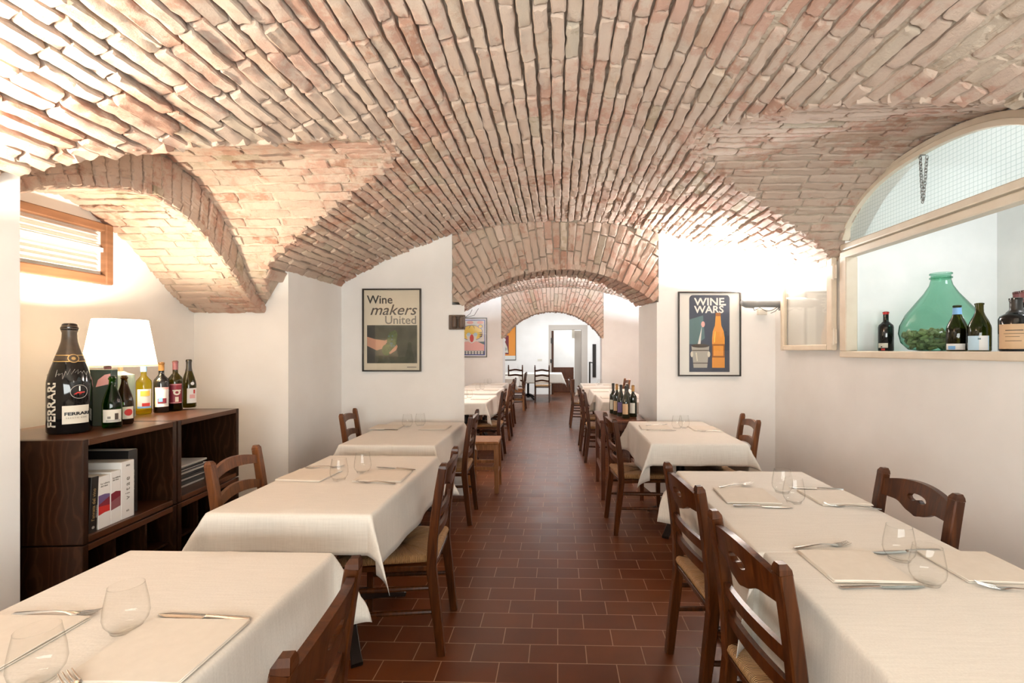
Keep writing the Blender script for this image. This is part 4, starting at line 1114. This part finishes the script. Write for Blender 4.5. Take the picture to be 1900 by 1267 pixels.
mb.add([w(*p, 0) for p in ((-.020, -.006), (-.008, .004), (.020, .004), (.017, .0), (-.006, -.001), (-.012, -.006), (-.003, -.006), (.0, -.003), (.008, -.003), (.004, -.006))], [(0, 1, 4, 5), (1, 2, 3, 4), (6, 7, 8, 9)]); mb.build('emblem', 'red', t)
mb = MB()
def scrib(pts, c0, z0):
    w = wrap(rad, .0016, c0, z0); mb.tube([w(x, y, 0) for x, y in pts], .0009, 5)
scrib([(-.03, -.012), (-.026, .018), (-.03, -.006), (-.018, .002), (-.02, -.006), (-.008, .004), (-.006, -.022), (.002, .012), (.008, -.004), (.016, .022), (.02, -.002), (.03, .02)], -.22, .265)
scrib([(-.02, 0), (-.008, .014), (-.012, -.006), (.0, .006), (.004, -.004), (.012, .008), (.02, -.012), (.028, .004)], .55, .27)
mb.build('signature', 'silver', t)
# half bottles
t, rad, p = bottle('small open green bottle with a cream landscape label', (-2.135, 2.19, CT), 'champagne', .0375, .245, 'bottle_green', gb, None, lab=[(.028, .088, 1.0, 'offwhite', .0), (.045, .056, .16, 'grey_ink', -.3), (.04, .07, .18, 'ink_brown', .42), (.031, .040, .7, 'silver', .1)])
t, rad, p = bottle('small open brown bottle with a red dot on its label', (-2.175, 2.295, CT), 'champagne', .0375, .243, 'bottle_brown', gb, None, lab=[(.028, .088, 1.0, 'offwhite', .1)])
ring_on(p[0], rad, .45, .06, 0, .017, 'red', 'label_print')
# the row behind the lamp
t, rad, p = bottle('yellow white wine bottle with a sunny car label', (-2.405, 2.66, CT), 'bordeaux', .037, .295, 'bottle_yellow', gb, 'lblue', .05, [(.035, .145, .95, 'white', .1), (.105, .135, .6, 'yellow', .2), (.045, .065, .5, 'red', .3), (.036, .046, .9, 'lblue', .1)])
t, rad, p = bottle('dark wine bottle with a white label and orange capsule', (-2.365, 2.735, CT), 'bordeaux', .038, .298, 'bottle_black', gb, 'capsule_ochre', .05, [(.035, .15, .95, 'white', .1), (.138, .15, .95, 'pink', .1), (.055, .085, .55, 'dred', .1), (.065, .09, .25, 'lblue', -.1)])
t, rad, p = bottle('olive wine bottle with a maroon and cream label', (-2.355, 2.825, CT), 'bordeaux', .0375, .305, 'bottle_olive', gb, 'capsule_mauve', .055, [(.045, .165, .85, 'dred', .12), (.048, .051, .8, 'pink', .12), (.159, .162, .8, 'pink', .12), (.055, .085, .22, 'offwhite', .2), (.12, .128, .55, 'offwhite', .2)], wine='bottle_dark')
ring_on(p[0], rad, .2, .112, .008, .017, 'offwhite', 'label_print', .0025)
t, rad, p = bottle('olive wine bottle with a white and pink flower label, last of the row', (-2.39, 2.975, CT), 'burgundy', .0395, .31, 'bottle_olive', gb, 'capsule_black', .075, [(.03, .125, .8, 'white', .55), (.06, .085, .4, 'pink', .5), (.09, .115, .14, 'red', .75)])
ring_on(t, rad, .5, .155, 0, .010, 'white', 'seal')
t, rad, p = bottle('wine bottle with mauve capsule, half hidden behind the small green one', (-2.31, 2.345, CT), 'bordeaux', .037, .29, 'bottle_dark', gb, 'capsule_mauve', .055)
# gift box and card
t = thing('gift_box', 'dark green flat gift box with a pale pink patch, behind the huge bottle', 'box', (-2.30, 2.235, CT), R(8))
mb = MB(); mb.box((-.14, -.02, 0), (.12, .02, .275), 0, .003); mb.build('box_body', 'box_green', t)
mb = MB(); mb.poly([(.05, .19), (.115, .205), (.115, .255), (.09, .25), (.06, .225)], -.0212, -.0205); mb.build('printed_patch', 'pink', t)
mb = MB(); mb.box((-.245, 2.27, 0), (-.20, 2.30, .27)); o = None
t = thing('carton', 'narrow bright green and cream carton at the left of the huge bottle', 'box', (-2.415, 2.20, CT), R(12))
mb = MB(); mb.box((-.035, -.015, 0), (.035, .015, .21), 0, .002); mb.build('carton_body', 'green', t)
mb = MB(); mb.box((-.035, -.015, .21), (.035, .015, .255), 0, .002); mb.build('carton_top', 'offwhite', t)

# table lamp
t = thing('table_lamp', 'glowing table lamp with a cream shade and fluted grey green base', 'lamp', (-2.39, 2.50, CT))
n = 40; rings = []
for z, rr in ((0, .055), (.006, .062), (.09, .062), (.20, .062), (.235, .058), (.245, .03), (.255, .014)):
    rings.append([((rr - (.004 if k % 2 and .01 < z < .23 else 0)) * math.cos(2 * PI * k / n), (rr - (.004 if k % 2 and .01 < z < .23 else 0)) * math.sin(2 * PI * k / n), z) for k in range(n)])
mb = MB(); mb.loft(rings); mb.build('base', 'fluted', t, smooth=True, sharp=R(50))
mb = MB(); mb.lathe([(.012, .25), (.012, .30), (.018, .30), (.018, .36), (.012, .362)], 16, caps=True); mb.build('socket', 'hinge', t, smooth=True, sharp=SH)
mb = MB(); mb.lathe([(.0, .36), (.014, .365), (.028, .395), (.030, .42), (.02, .445), (0, .452)], 16); mb.build('bulb', 'bulb', t, smooth=True)
mb = MB(); mb.lathe([(.158, .285), (.117, .535)], 48); mb.lathe([(.1595, .282), (.1595, .29), (.1565, .29)], 48); mb.build('shade', 'shade', t, smooth=True)
point('table_lamp_light', (-2.39, 2.50, CT + .485), 46, (1, .87, .68), .025)

# ================================================================== BOOKS
def book(label, ly, w, d, h, cover, lx=-.075, tilt=0, group='upright books in the shelf unit'):
    # local frame of the shelf units
    base = Matrix.Translation((-1.945, 1.80, 0)) @ Matrix.Rotation(R(4.6), 4, 'Z')
    p = base @ Vector((lx, ly, .6265))
    t = thing('book', label, 'book', p, R(4.6), group); t.rotation_euler = (tilt, 0, R(4.6))
    mb = MB(); mb.box((-d, 0, 0), (0, w, h), 0, .0015); mb.build('cover', cover, t)
    mb = MB(); mb.box((-d + .003, .003, h - .001), (-.004, w - .003, h + .0006)); mb.build('pages', 'offwhite', t)
    return t
spine = lambda w, z0, yc: (lambda x, y, zz: (.0008 + zz, yc - y, z0 + x))
spineU = lambda yc, z0: (lambda x, y, zz: (.0008 + zz, yc + x, z0 + y))
def spine_patch(t, pts, mat):
    mb = MB(); n = len(pts); mb.add([(.0006, y, z) for y, z in pts], [tuple(range(n))]); return mb.build('spine_print', mat, t)
b_ = book('black paperback with gold title leaning in the shelf corner', .122, .036, .17, .235, 'book_black', -.018, R(-3))
lettering("l'annata del vino", .021, lambda x, y, zz: (.0008 + zz, .022 - y, .05 + x), 'gold', b_)
lettering("storie di cantine", .008, lambda x, y, zz: (.0008 + zz, .032 - y, .06 + x), 'silver', b_)
ring = MB(); ring.add([(.0008, .018 + .007 * math.cos(a), .022 + .006 * math.sin(a)) for a in frange(0, 2 * PI, 12)[:-1]], [tuple(range(12))]); ring.build('spine_print', 'silver', b_)
b_ = book('white book with violet and red waves on its spine', .169, .060, .20, .225, 'white', -.02)
spine_patch(b_, [(0, .105), (0, .145), (.03, .147), (.056, .142), (.056, .13)], 'violet'); spine_patch(b_, [(0, .105), (.056, .130), (.056, .093), (.0, .098)], 'dred'); spine_patch(b_, [(0, .06), (0, .098), (.056, .093), (.056, .066), (.03, .066)], 'red')
lettering('La cultura\ndel vino', .011, spineU(.01, .19), 'grey_ink', b_)
b_ = book('white book with a maroon band on its spine', .231, .052, .20, .232, 'white', -.02)
spine_patch(b_, [(0, .10), (.0, .135), (.025, .142), (.05, .136), (.05, .115)], 'dred'); spine_patch(b_, [(0, .062), (0, .10), (.05, .115), (.05, .07)], 'capsule_mauve')
lettering('La cultura\ndel vino', .010, spineU(.008, .20), 'grey_ink', b_)
b_ = book('thick white book titled in thin letters down the spine', .285, .072, .21, .262, 'white', -.02)
lettering('vitae', .036, lambda x, y, zz: (.0008 + zz, .045 - y, .085 + x), 'grey_ink', b_, space=1.5)
lettering('2021', .012, spineU(.024, .238), 'grey_ink', b_); lettering('ais', .016, spineU(.026, .03), 'grey_ink', b_)
b_ = book('tall black hardback beside the thick white book', .364, .052, .25, .30, 'book_black', -.05)
lettering('Il Vino nel Mondo', .013, lambda x, y, zz: (.0008 + zz, .03 - y, .11 + x), 'offwhite', b_)
base = Matrix.Translation((-1.945, 1.80, 0)) @ Matrix.Rotation(R(4.6), 4, 'Z')
z = .6265
rows = [('book_black', 0)] * 7 + [('white', .02), ('book_black', -.03), ('white', .03)]
names_ = ['lowest', 'second', 'third', 'fourth', 'fifth', 'sixth', 'seventh', 'eighth, white cornered,', 'ninth', 'topmost pale']
for i, ((mt, dy), nm) in enumerate(zip(rows, names_)):
    p = base @ Vector((-.10 + random.uniform(-.01, .01), .70 + dy, z)); h = .0125 if i < 7 else .010
    t = thing('magazine', nm + ' magazine in the pile in the far shelf unit', 'magazine', p, R(4.6 + random.uniform(-2, 2)), 'pile of magazines')
    mb = MB(); mb.box((-.21, 0, 0), (0, .28, h), 0, .001); mb.build('cover', mt, t)
    mb = MB(); mb.box((-.206, .002, .0015), (.0007, .2805, h - .0015)); mb.build('pages', 'silver' if i % 3 == 0 else 'photo_dark2', t)
    z += h + .0005

# ================================================================== POSTERS
def poster(label, loc, w, h, fr=.014, paper='paper', name='framed_poster', fmat='black_frame'):
    t = thing(name, label, 'poster', loc)
    mb = MB(); f = fr
    for lo, hi in (((-w / 2, -.022, 0), (w / 2, 0, f)), ((-w / 2, -.022, h - f), (w / 2, 0, h)), ((-w / 2, -.022, f), (-w / 2 + f, 0, h - f)), ((w / 2 - f, -.022, f), (w / 2, 0, h - f))): mb.box(lo, hi)
    mb.build('frame', fmat, t)
    mb = MB(); mb.box((-w / 2 + f, -.008, f), (w / 2 - f, -.002, h - f)); pr = mb.build('print', paper, t)
    mb = MB(); mb.add([(-w / 2 + f, -.016, f), (w / 2 - f, -.016, f), (w / 2 - f, -.016, h - f), (-w / 2 + f, -.016, h - f)], [(0, 1, 2, 3)]); mb.build('glass_pane', 'pane', t)
    fx = lambda u: -w / 2 + w * u; fz = lambda v: h * (1 - v)
    lay = [0]
    def shape(pts, mat, nm='artwork'):
        lay[0] += 1; y = -.008 - .00012 * lay[0]
        m_ = MB(); m_.poly([(fx(u), fz(v)) for u, v in pts], y - .0001, y); return m_.build(nm, mat, pr)
    def text(body, u, v, hgt, mat, **kw):
        lay[0] += 1; y = -.0082 - .00012 * lay[0]
        return lettering(body, hgt, lambda a, b_, zz: (fx(u) + a, y - zz, fz(v) + b_), mat, pr, ext=.0001, **kw)
    return t, shape, text
def ell(cx, cy, rx, ry, n=24, a0=0, a1=2 * PI): return [(cx + rx * math.cos(a0 + (a1 - a0) * k / n), cy + ry * math.sin(a0 + (a1 - a0) * k / n)) for k in range(n)]
t, S, X = poster('black framed poster with big grey letters above a photo of a hand holding grapes', (-1.602, 4.497, 1.196), .572, .80)
X('Wine', .075, .178, .112, 'black', bold=.0015)
X('makers', .12, .315, .145, 'ink_brown', shear=.32, wx=1.06, bold=.001)
X('United', .375, .425, .114, 'grey_ink', bold=.001)
S([(.076, .44), (.93, .44), (.93, .90), (.076, .90)], 'photo_dark')
S([(.076, .44), (.21, .44), (.21, .90), (.076, .90)], 'photo_dark2')
S([(.076, .58), (.22, .61), (.38, .625), (.53, .585), (.40, .66), (.36, .72), (.24, .745), (.08, .69)], 'skin_print')
S(ell(.50, .645, .085, .13, 18), 'leaf_print'); S(ell(.41, .74, .08, .07, 14), 'leaf_print'); S(ell(.545, .56, .05, .06, 12), 'leaf_print')
S([(.45, .775), (.585, .675), (.60, .70), (.57, .745), (.47, .79)], 'skin_print')
for k in range(16):
    a = random.uniform(0, 6.28); q = random.uniform(0, 1); S(ell(.485 + .075 * q * math.cos(a), .66 + .12 * q * math.sin(a), .016, .012, 8), 'leaf_print' if k % 2 else 'teal')
S([(.76, .943), (.92, .943), (.92, .95), (.76, .95)], 'ink_brown')
t, S, X = poster('black framed white poster with a dark blue panel headed by white block letters', (1.437, 4.497, 1.155), .59, .802, .013, 'white')
S([(.18, .95), (.824, .95), (.824, .09)] + ell(.775, .09, .05, .05, 6, 0, -PI / 2) + ell(.24, .09, .06, .05, 6, -PI / 2, -PI) + [(.18, .09)], 'navy')
S([(.18, .33), (.40, .28), (.43, .55), (.30, .62), (.18, .62)], 'teal')
X('WINE', .262, .160, .098, 'white', bold=.0022, wx=1.12); X('WARS', .262, .250, .094, 'white', bold=.0022, wx=1.06)
S([(.70, .145), (.765, .145), (.765, .165), (.70, .165)], 'white')
S([(.385, .40), (.36, .62), (.315, .62)], 'white'); S(ell(.40, .385, .03, .035, 12), 'pink')
# plain wine bottle and ice bucket as the printed figures
S([(.545, .90), (.545, .55), (.555, .47), (.59, .40), (.60, .30), (.60, .25), (.68, .25), (.68, .30), (.69, .40), (.73, .47), (.745, .55), (.745, .90)], 'amber')
S([(.545, .62), (.745, .62), (.745, .78), (.545, .78)], 'amber_dark'); S([(.565, .64), (.725, .64), (.725, .76), (.565, .76)], 'amber'); S([(.60, .25), (.68, .25), (.68, .29), (.60, .29)], 'amber_dark')
S([(.575, .55), (.59, .47), (.60, .47), (.59, .60), (.575, .60)], 'yellow')
S([(.215, .64), (.50, .64), (.465, .90), (.25, .90)], 'silver'); S(ell(.357, .64, .143, .022, 20), 'ink_brown'); S([(.225, .69), (.49, .69), (.488, .70), (.227, .70)], 'ink_brown'); S([(.24, .84), (.475, .84), (.473, .85), (.242, .85)], 'ink_brown')
S(ell(.222, .74, .022, .035, 12), 'offwhite'); S(ell(.492, .74, .022, .035, 12), 'offwhite'); S([(.28, .72), (.30, .72), (.315, .82), (.30, .82)], 'offwhite')
t, S, X = poster('framed pop art poster with a yellow face shape over pink hills', (-1.80, D2 - .003, 1.26), .70, .81, .016, 'white')
S([(.06, .05), (.94, .05), (.94, .95), (.06, .95)], 'blue'); S([(.08, .07), (.92, .07), (.92, .93), (.08, .93)], 'white')
S([(.08, .60), (.5, .62), (.92, .60), (.92, .83), (.08, .83)], 'teal'); S([(.08, .66), (.25, .62), (.45, .60), (.70, .60), (.92, .68), (.92, .83), (.08, .83)], 'pink')
S(ell(.55, .38, .33, .20, 24), 'blue'); S(ell(.55, .38, .315, .188, 24), 'yellow'); S(ell(.30, .22, .07, .05, 14), 'blue'); S(ell(.80, .22, .07, .05, 14), 'blue'); S(ell(.30, .22, .055, .04, 14), 'yellow'); S(ell(.80, .22, .055, .04, 14), 'yellow')
for q in (-1, 1):
    for k in range(3): S([(.55 + q * .30, .36 + k * .05), (.55 + q * .18, .375 + k * .045), (.55 + q * .30, .385 + k * .05)], 'navy')
    S([(.55 + q * .03, .20), (.55 + q * .10, .29), (.55 + q * .06, .21)], 'navy')
S([(.38, .42), (.72, .42), (.66, .60), (.55, .65), (.44, .60)], 'white'); S(ell(.55, .52, .06, .10, 16), 'red'); S(ell(.46, .42, .06, .045, 12), 'sky'); S(ell(.66, .42, .06, .045, 12), 'sky')
S(ell(.80, .12, .10, .04, 12), 'pink'); S(ell(.50, .12, .10, .04, 12), 'pink')
S([(.08, .84), (.92, .84), (.92, .93), (.08, .93)], 'navy')
for k in range(9): S([(.10 + k * .09, .85), (.165 + k * .09, .85), (.165 + k * .09, .88), (.10 + k * .09, .88)], 'white'); S([(.10 + k * .09, .89), (.165 + k * .09, .89), (.165 + k * .09, .92), (.10 + k * .09, .92)], 'white')
t, S, X = poster('orange poster with a white figure shape on the end room wall', (-1.72, D3 - .003, 1.09), .78, 1.17, .015, 'white')
S([(.02, .015), (.98, .015), (.98, .88), (.02, .88)], 'orange'); S([(.18, .33), (.70, .33), (.70, .84), (.18, .84)], 'dred'); S(ell(.50, .45, .08, .05, 14), 'white'); S([(.35, .80), (.38, .62), (.48, .52), (.56, .52), (.64, .64), (.68, .80)], 'offwhite'); S(ell(.50, .70, .14, .05, 14), 'silver')

# ================================================================== WALL LIGHTS
def wall_light(label, loc, rotz, mat, cable=True):
    # horizontal tube housing, arm along local +x from the wall, open and glowing on top
    t = thing('wall_uplight', label, 'lamp', loc, rotz)
    n = 16; rings = []
    for x, r_ in ((0, .05), (.02, .056), (.05, .05), (.25, .05), (.26, .058), (.33, .054), (.365, .036), (.37, .014)):
        rings.append([(x, r_ * math.cos(a), r_ * math.sin(a) * (1 if math.sin(a) < .1 else .55)) for a in [2 * PI * k / n for k in range(n)]])
    mb = MB(); mb.loft(rings); mb.build('housing', mat, t, smooth=True, sharp=R(45))
    mb = MB(); mb.box((.07, -.026, .028), (.25, .026, .036)); mb.build('lamp_tube', 'tube', t)
    mb = MB(); mb.box((0, -.05, -.075), (.016, .05, .045), 0, .004); mb.build('wall_plate', mat, t)
    if cable:
        mb = MB(); mb.tube([(.03, -.02, -.045), (.08, -.03, -.075), (.13, -.03, -.082), (.19, -.03, -.05), (.24, -.03, -.075), (.26, -.02, -.04)], .0035, 6)
        mb.tube([(.02, -.02, -.05), (.05, -.035, -.085), (.09, -.03, -.10)], .0035, 6); mb.build('cable', 'cable', t)
    return t
wall_light('dark grey tubular wall uplight with a looping cable beside the open casement', (XR - .001, 4.36, 1.845), PI, 'fixture_grey')
wall_light('grey tubular wall uplight on the near pier', (XL + .001, 1.15, 1.84), 0, 'fixture_grey')
wall_light('added tubular fill uplight, unseen, on the side wall near the camera', (XR - .001, .12, 1.84), PI, 'fixture_grey')  # out-of-view fixture added to carry the extra fill on this side
t = thing('junction_box', 'small cream box under the dark grey uplight', 'box', (1.93, D1 - .001, 1.735))
mb = MB(); mb.box((-.045, -.03, 0), (.045, 0, .055), 0, .004); mb.build('box_body', 'switch', t)
t = thing('light_fitting', 'brown ribbed fitting with bare wires on the pier edge by the arch', 'light fitting', (-.965, D1 - .001, 1.60))
mb = MB(); mb.box((-.08, -.03, .0), (.075, 0, .14), 0, .004); mb.build('back_plate', 'fixture_brown', t)
for k, x in enumerate((-.02, .045)):
    mb = MB(); mb.lathe([(.0, .008), (.02, .012), (.026, .03), (.026, .105), (.02, .125), (0, .13)], 14, 0, (x, -.045)); mb.build('rib', 'fixture_brown', t, smooth=True)
mb = MB(); mb.tube([(-.04, -.05, .13), (.02, -.055, .118), (.09, -.05, .12), (.13, -.05, .15), (.15, -.05, .19)], .0025, 6); mb.tube([(.0, -.07, .10), (.05, -.075, .112), (.10, -.06, .115), (.17, -.05, .135), (.21, -.05, .20)], .0025, 6); mb.build('wire', 'cable', t)
# bay fixtures out of sight behind the pier keep the second room lit
wall_light('grey tubular wall uplight in the second room', (XL + .001, 6.4, 1.82), 0, 'fixture_grey')
wall_light('added tubular fill uplight, unseen, in the second room, window side', (XR - .001, 7.6, 1.82), PI, 'fixture_grey')  # unseen fixture added on this wall for more light

# ================================================================== WINDOW SHELF
SB = ZS
gs = 'bottles on the window shelf'
t = thing('demijohn', 'large green glass demijohn part filled with corks on the window shelf', 'jar', (2.42, 3.03, SB))
prof = [(0, .006), (.10, .0), (.165, .010), (.205, .055), (.218, .115), (.212, .165), (.182, .235), (.132, .305), (.088, .365), (.060, .415), (.051, .45), (.050, .478)]
mb = MB(); mb.lathe(prof, 48); mb.build('glass_body', 'demijohn', t, smooth=True)
mb = MB()
for zc in (.462, .487): mb.lathe([(.050, zc - .008), (.0585, zc - .004), (.0585, zc + .004), (.050, zc + .008)], 32)
mb.build('neck_ring', 'demijohn', t, smooth=True)
mb = MB(); rc = random.Random(3)
def rin(z):
    for (a, p), (b2, q) in zip(prof[1:], prof[2:]):
        if p <= z <= q: return a + (b2 - a) * (z - p) / max(1e-6, q - p)
    return .1
for k in range(230):
    z = rc.choice((.03, .05, .075, .10, .118)) + rc.uniform(-.01, .01); r_ = rin(z) - .03
    q = r_ * math.sqrt(rc.uniform(.25 if z < .1 else 0, 1)); a = rc.uniform(0, 2 * PI)
    c_ = Vector((q * math.cos(a), q * math.sin(a), z)); d_ = Vector((rc.uniform(-1, 1), rc.uniform(-1, 1), rc.uniform(-.5, .5))).normalized() * .021
    mb.tube([c_ - d_, c_ + d_], .0115, 9)
o = mb.build('corks', 'cork', None, (2.42, 3.03, SB), smooth=True, sharp=R(50)); tag(o, 'heap of wine corks lying in the green demijohn', 'corks'); o['kind'] = 'stuff'
t, rad, p = bottle('black bottle with a red wax top beside the demijohn', (2.285, 3.33, SB), 'bordeaux', .046, .275, 'bottle_black', gs, 'capsule_red', .02, [(.0, .055, .7, 'offwhite', -.45), (.005, .018, .25, 'red', -.35), (.026, .034, .1, 'black', -.55)])
t, rad, p = bottle('olive bottle with a light blue neck band in front of the demijohn', (2.225, 2.675, SB), 'burgundy', .049, .257, 'bottle_olive', gs, None, lab=[(.008, .042, .95, 'white', -.2), (.01, .03, .35, 'lblue', -.5)], wine='bottle_dark')
mb = MB(); mb.grid(lambda a, q: ((rad(q) + .002) * math.sin(a), -(rad(q) + .002) * math.cos(a), q), frange(-PI, PI, 24), [.205, .225, .242]); mb.build('neck_band', 'lblue', t, smooth=True)
t, rad, p = bottle('olive bottle with a pale blue and white label and bare lip', (2.245, 2.56, SB), 'burgundy', .049, .258, 'bottle_olive', gs, None, lab=[(.006, .082, 1.0, 'sky', -.15), (.006, .082, .38, 'white', .35), (.062, .07, .12, 'teal', .0)])
t, rad, p = bottle('wide black bottle with a tan paper label at the shelf end', (2.235, 2.35, SB), 'bordeaux', .064, .262, 'bottle_black', gs, 'capsule_black', .075, [(.012, .132, 1.15, 'label_tan', .0), (.10, .104, .5, 'ink_brown', -.1), (.085, .087, .6, 'ink_brown', -.1), (.07, .072, .4, 'ink_brown', -.2), (.05, .052, .45, 'ink_brown', -.15)])
t, rad, p = bottle('black bottle with a mauve capsule behind the tan labelled one', (2.385, 2.46, SB), 'bordeaux', .058, .312, 'bottle_black', gs, 'capsule_mauve', .06, [(.205, .222, PI, 'white', 0)])
t, rad, p = bottle('second mauve capped black bottle at the back of the shelf end', (2.50, 2.62, SB), 'bordeaux', .05, .325, 'bottle_black', gs, 'capsule_mauve', .06)
# chain
t = thing('hanging_chain', 'zinc chain hanging in a loop from the arched window frame', 'chain', (XR - .045, 2.645, 2.215))
def link(mb, c_, d_, flip, a=.0125, b2=.0075, r_=.0023):
    d_ = Vector(d_).normalized(); s_ = d_.cross(Vector((1, 0, 0))).normalized() if flip else Vector((1, 0, 0))
    pts = [Vector(c_) + d_ * a * math.sin(2 * PI * k / 12) + s_ * b2 * math.cos(2 * PI * k / 12) for k in range(13)]
    mb.tube(pts, r_, 5, caps=False)
mb = MB()
for (p0, p1) in (((0, .018, .262), (0, .002, .0)), ((0, -.030, .245), (0, -.004, .01))):
    a, b2 = Vector(p0), Vector(p1); m_ = max(2, int((b2 - a).length / .016))
    for k in range(m_): link(mb, a.lerp(b2, (k + .5) / m_), b2 - a, k % 2)
mb.build('chain_links', 'zinc', t, smooth=True)
mb = MB(); mb.tube([(.03, .018, .27), (0, .018, .27), (0, .018, .258)], .003, 6); mb.build('hook', 'zinc', t)

# bottles on the side table
gt = 'bottles on the side table'
ST = .7505
for x, y, sh, cap, lb, lab in ((.655, 4.52, 'burgundy', 'capsule_black', 'label_tan', 'front wine bottle on the side table, with a salmon label'), (.735, 4.60, 'bordeaux', 'capsule_ochre', 'offwhite', 'ochre capped bottle on the side table, nearest the arch jamb'),
                           (.625, 4.66, 'burgundy', 'capsule_black', 'violet', 'wine bottle on the side table with a violet label'), (.60, 4.78, 'bordeaux', 'capsule_ochre', 'label_tan', 'ochre capped bottle in the middle of the side table group'),
                           (.575, 4.88, 'bordeaux', 'capsule_black', 'offwhite', 'farthest black capped bottle on the side table'), (.70, 4.74, 'bordeaux', 'capsule_black', 'offwhite', 'black capped bottle behind the front ones on the side table')):
    bottle(lab, (x, y, ST), sh, .0375, .31, 'bottle_dark', gt, cap, .06, [(.04, .14, .75, lb, -.25)])

# ================================================================== FAR END
t = thing('wooden_bench', 'dark brown wooden bench with a raised back beyond the doorway', 'bench', (.05, 15.75, 0))
mb = MB(); mb.box((-.3, 0, 0), (.55, .45, .42), 0, .01); mb.build('seat', 'table_wood', t)
mb = MB(); mb.box((-.3, .40, .42), (.5, .46, .82), 0, .01); mb.build('backrest', 'table_wood', t)
t = thing('handrail', 'thin black metal handrail beside the doorway', 'rail', (1.0, D3 - .25, 0))
mb = MB(); mb.bar([(0, 0, 0), (0, 0, 1.04)], .05, .03); mb.build('post', 'black_frame', t)
mb = MB(); mb.bar([(0, 0, 1.03), (.14, .22, 1.0)], .03, .03); mb.build('top_rail', 'black_frame', t)
t = thing('black_panel', 'tall narrow black panel on the end room wall beside the handrail', 'panel', (1.16, D3 - .001, .55))
mb = MB(); mb.box((-.055, -.03, 0), (.055, 0, 1.05), 0, .004); mb.build('panel_face', 'black_frame', t)
t = thing('light_switch', 'small pale double switch plate left of the doorway', 'switch', (-.55, D3 - .001, 1.06))
mb = MB(); mb.box((-.09, -.01, 0), (.05, 0, .07), 0, .002); mb.build('plate', 'switch', t)
def small_bottle(label, loc, mt, h=.2):
    t, _, _ = bottle(label, loc, 'bordeaux', .03, h, mt, 'bottles on the end room tables', None)
for i, (x, y, lab) in enumerate(((-1.55, 13.5, 'dark bottle on the end room table under the orange poster'), (-1.15, 13.55, 'clear bottle on the end room table behind the ladder back chairs'))): small_bottle(lab, (x, y, TOP), 'bottle_dark' if i == 0 else 'glass', .24)
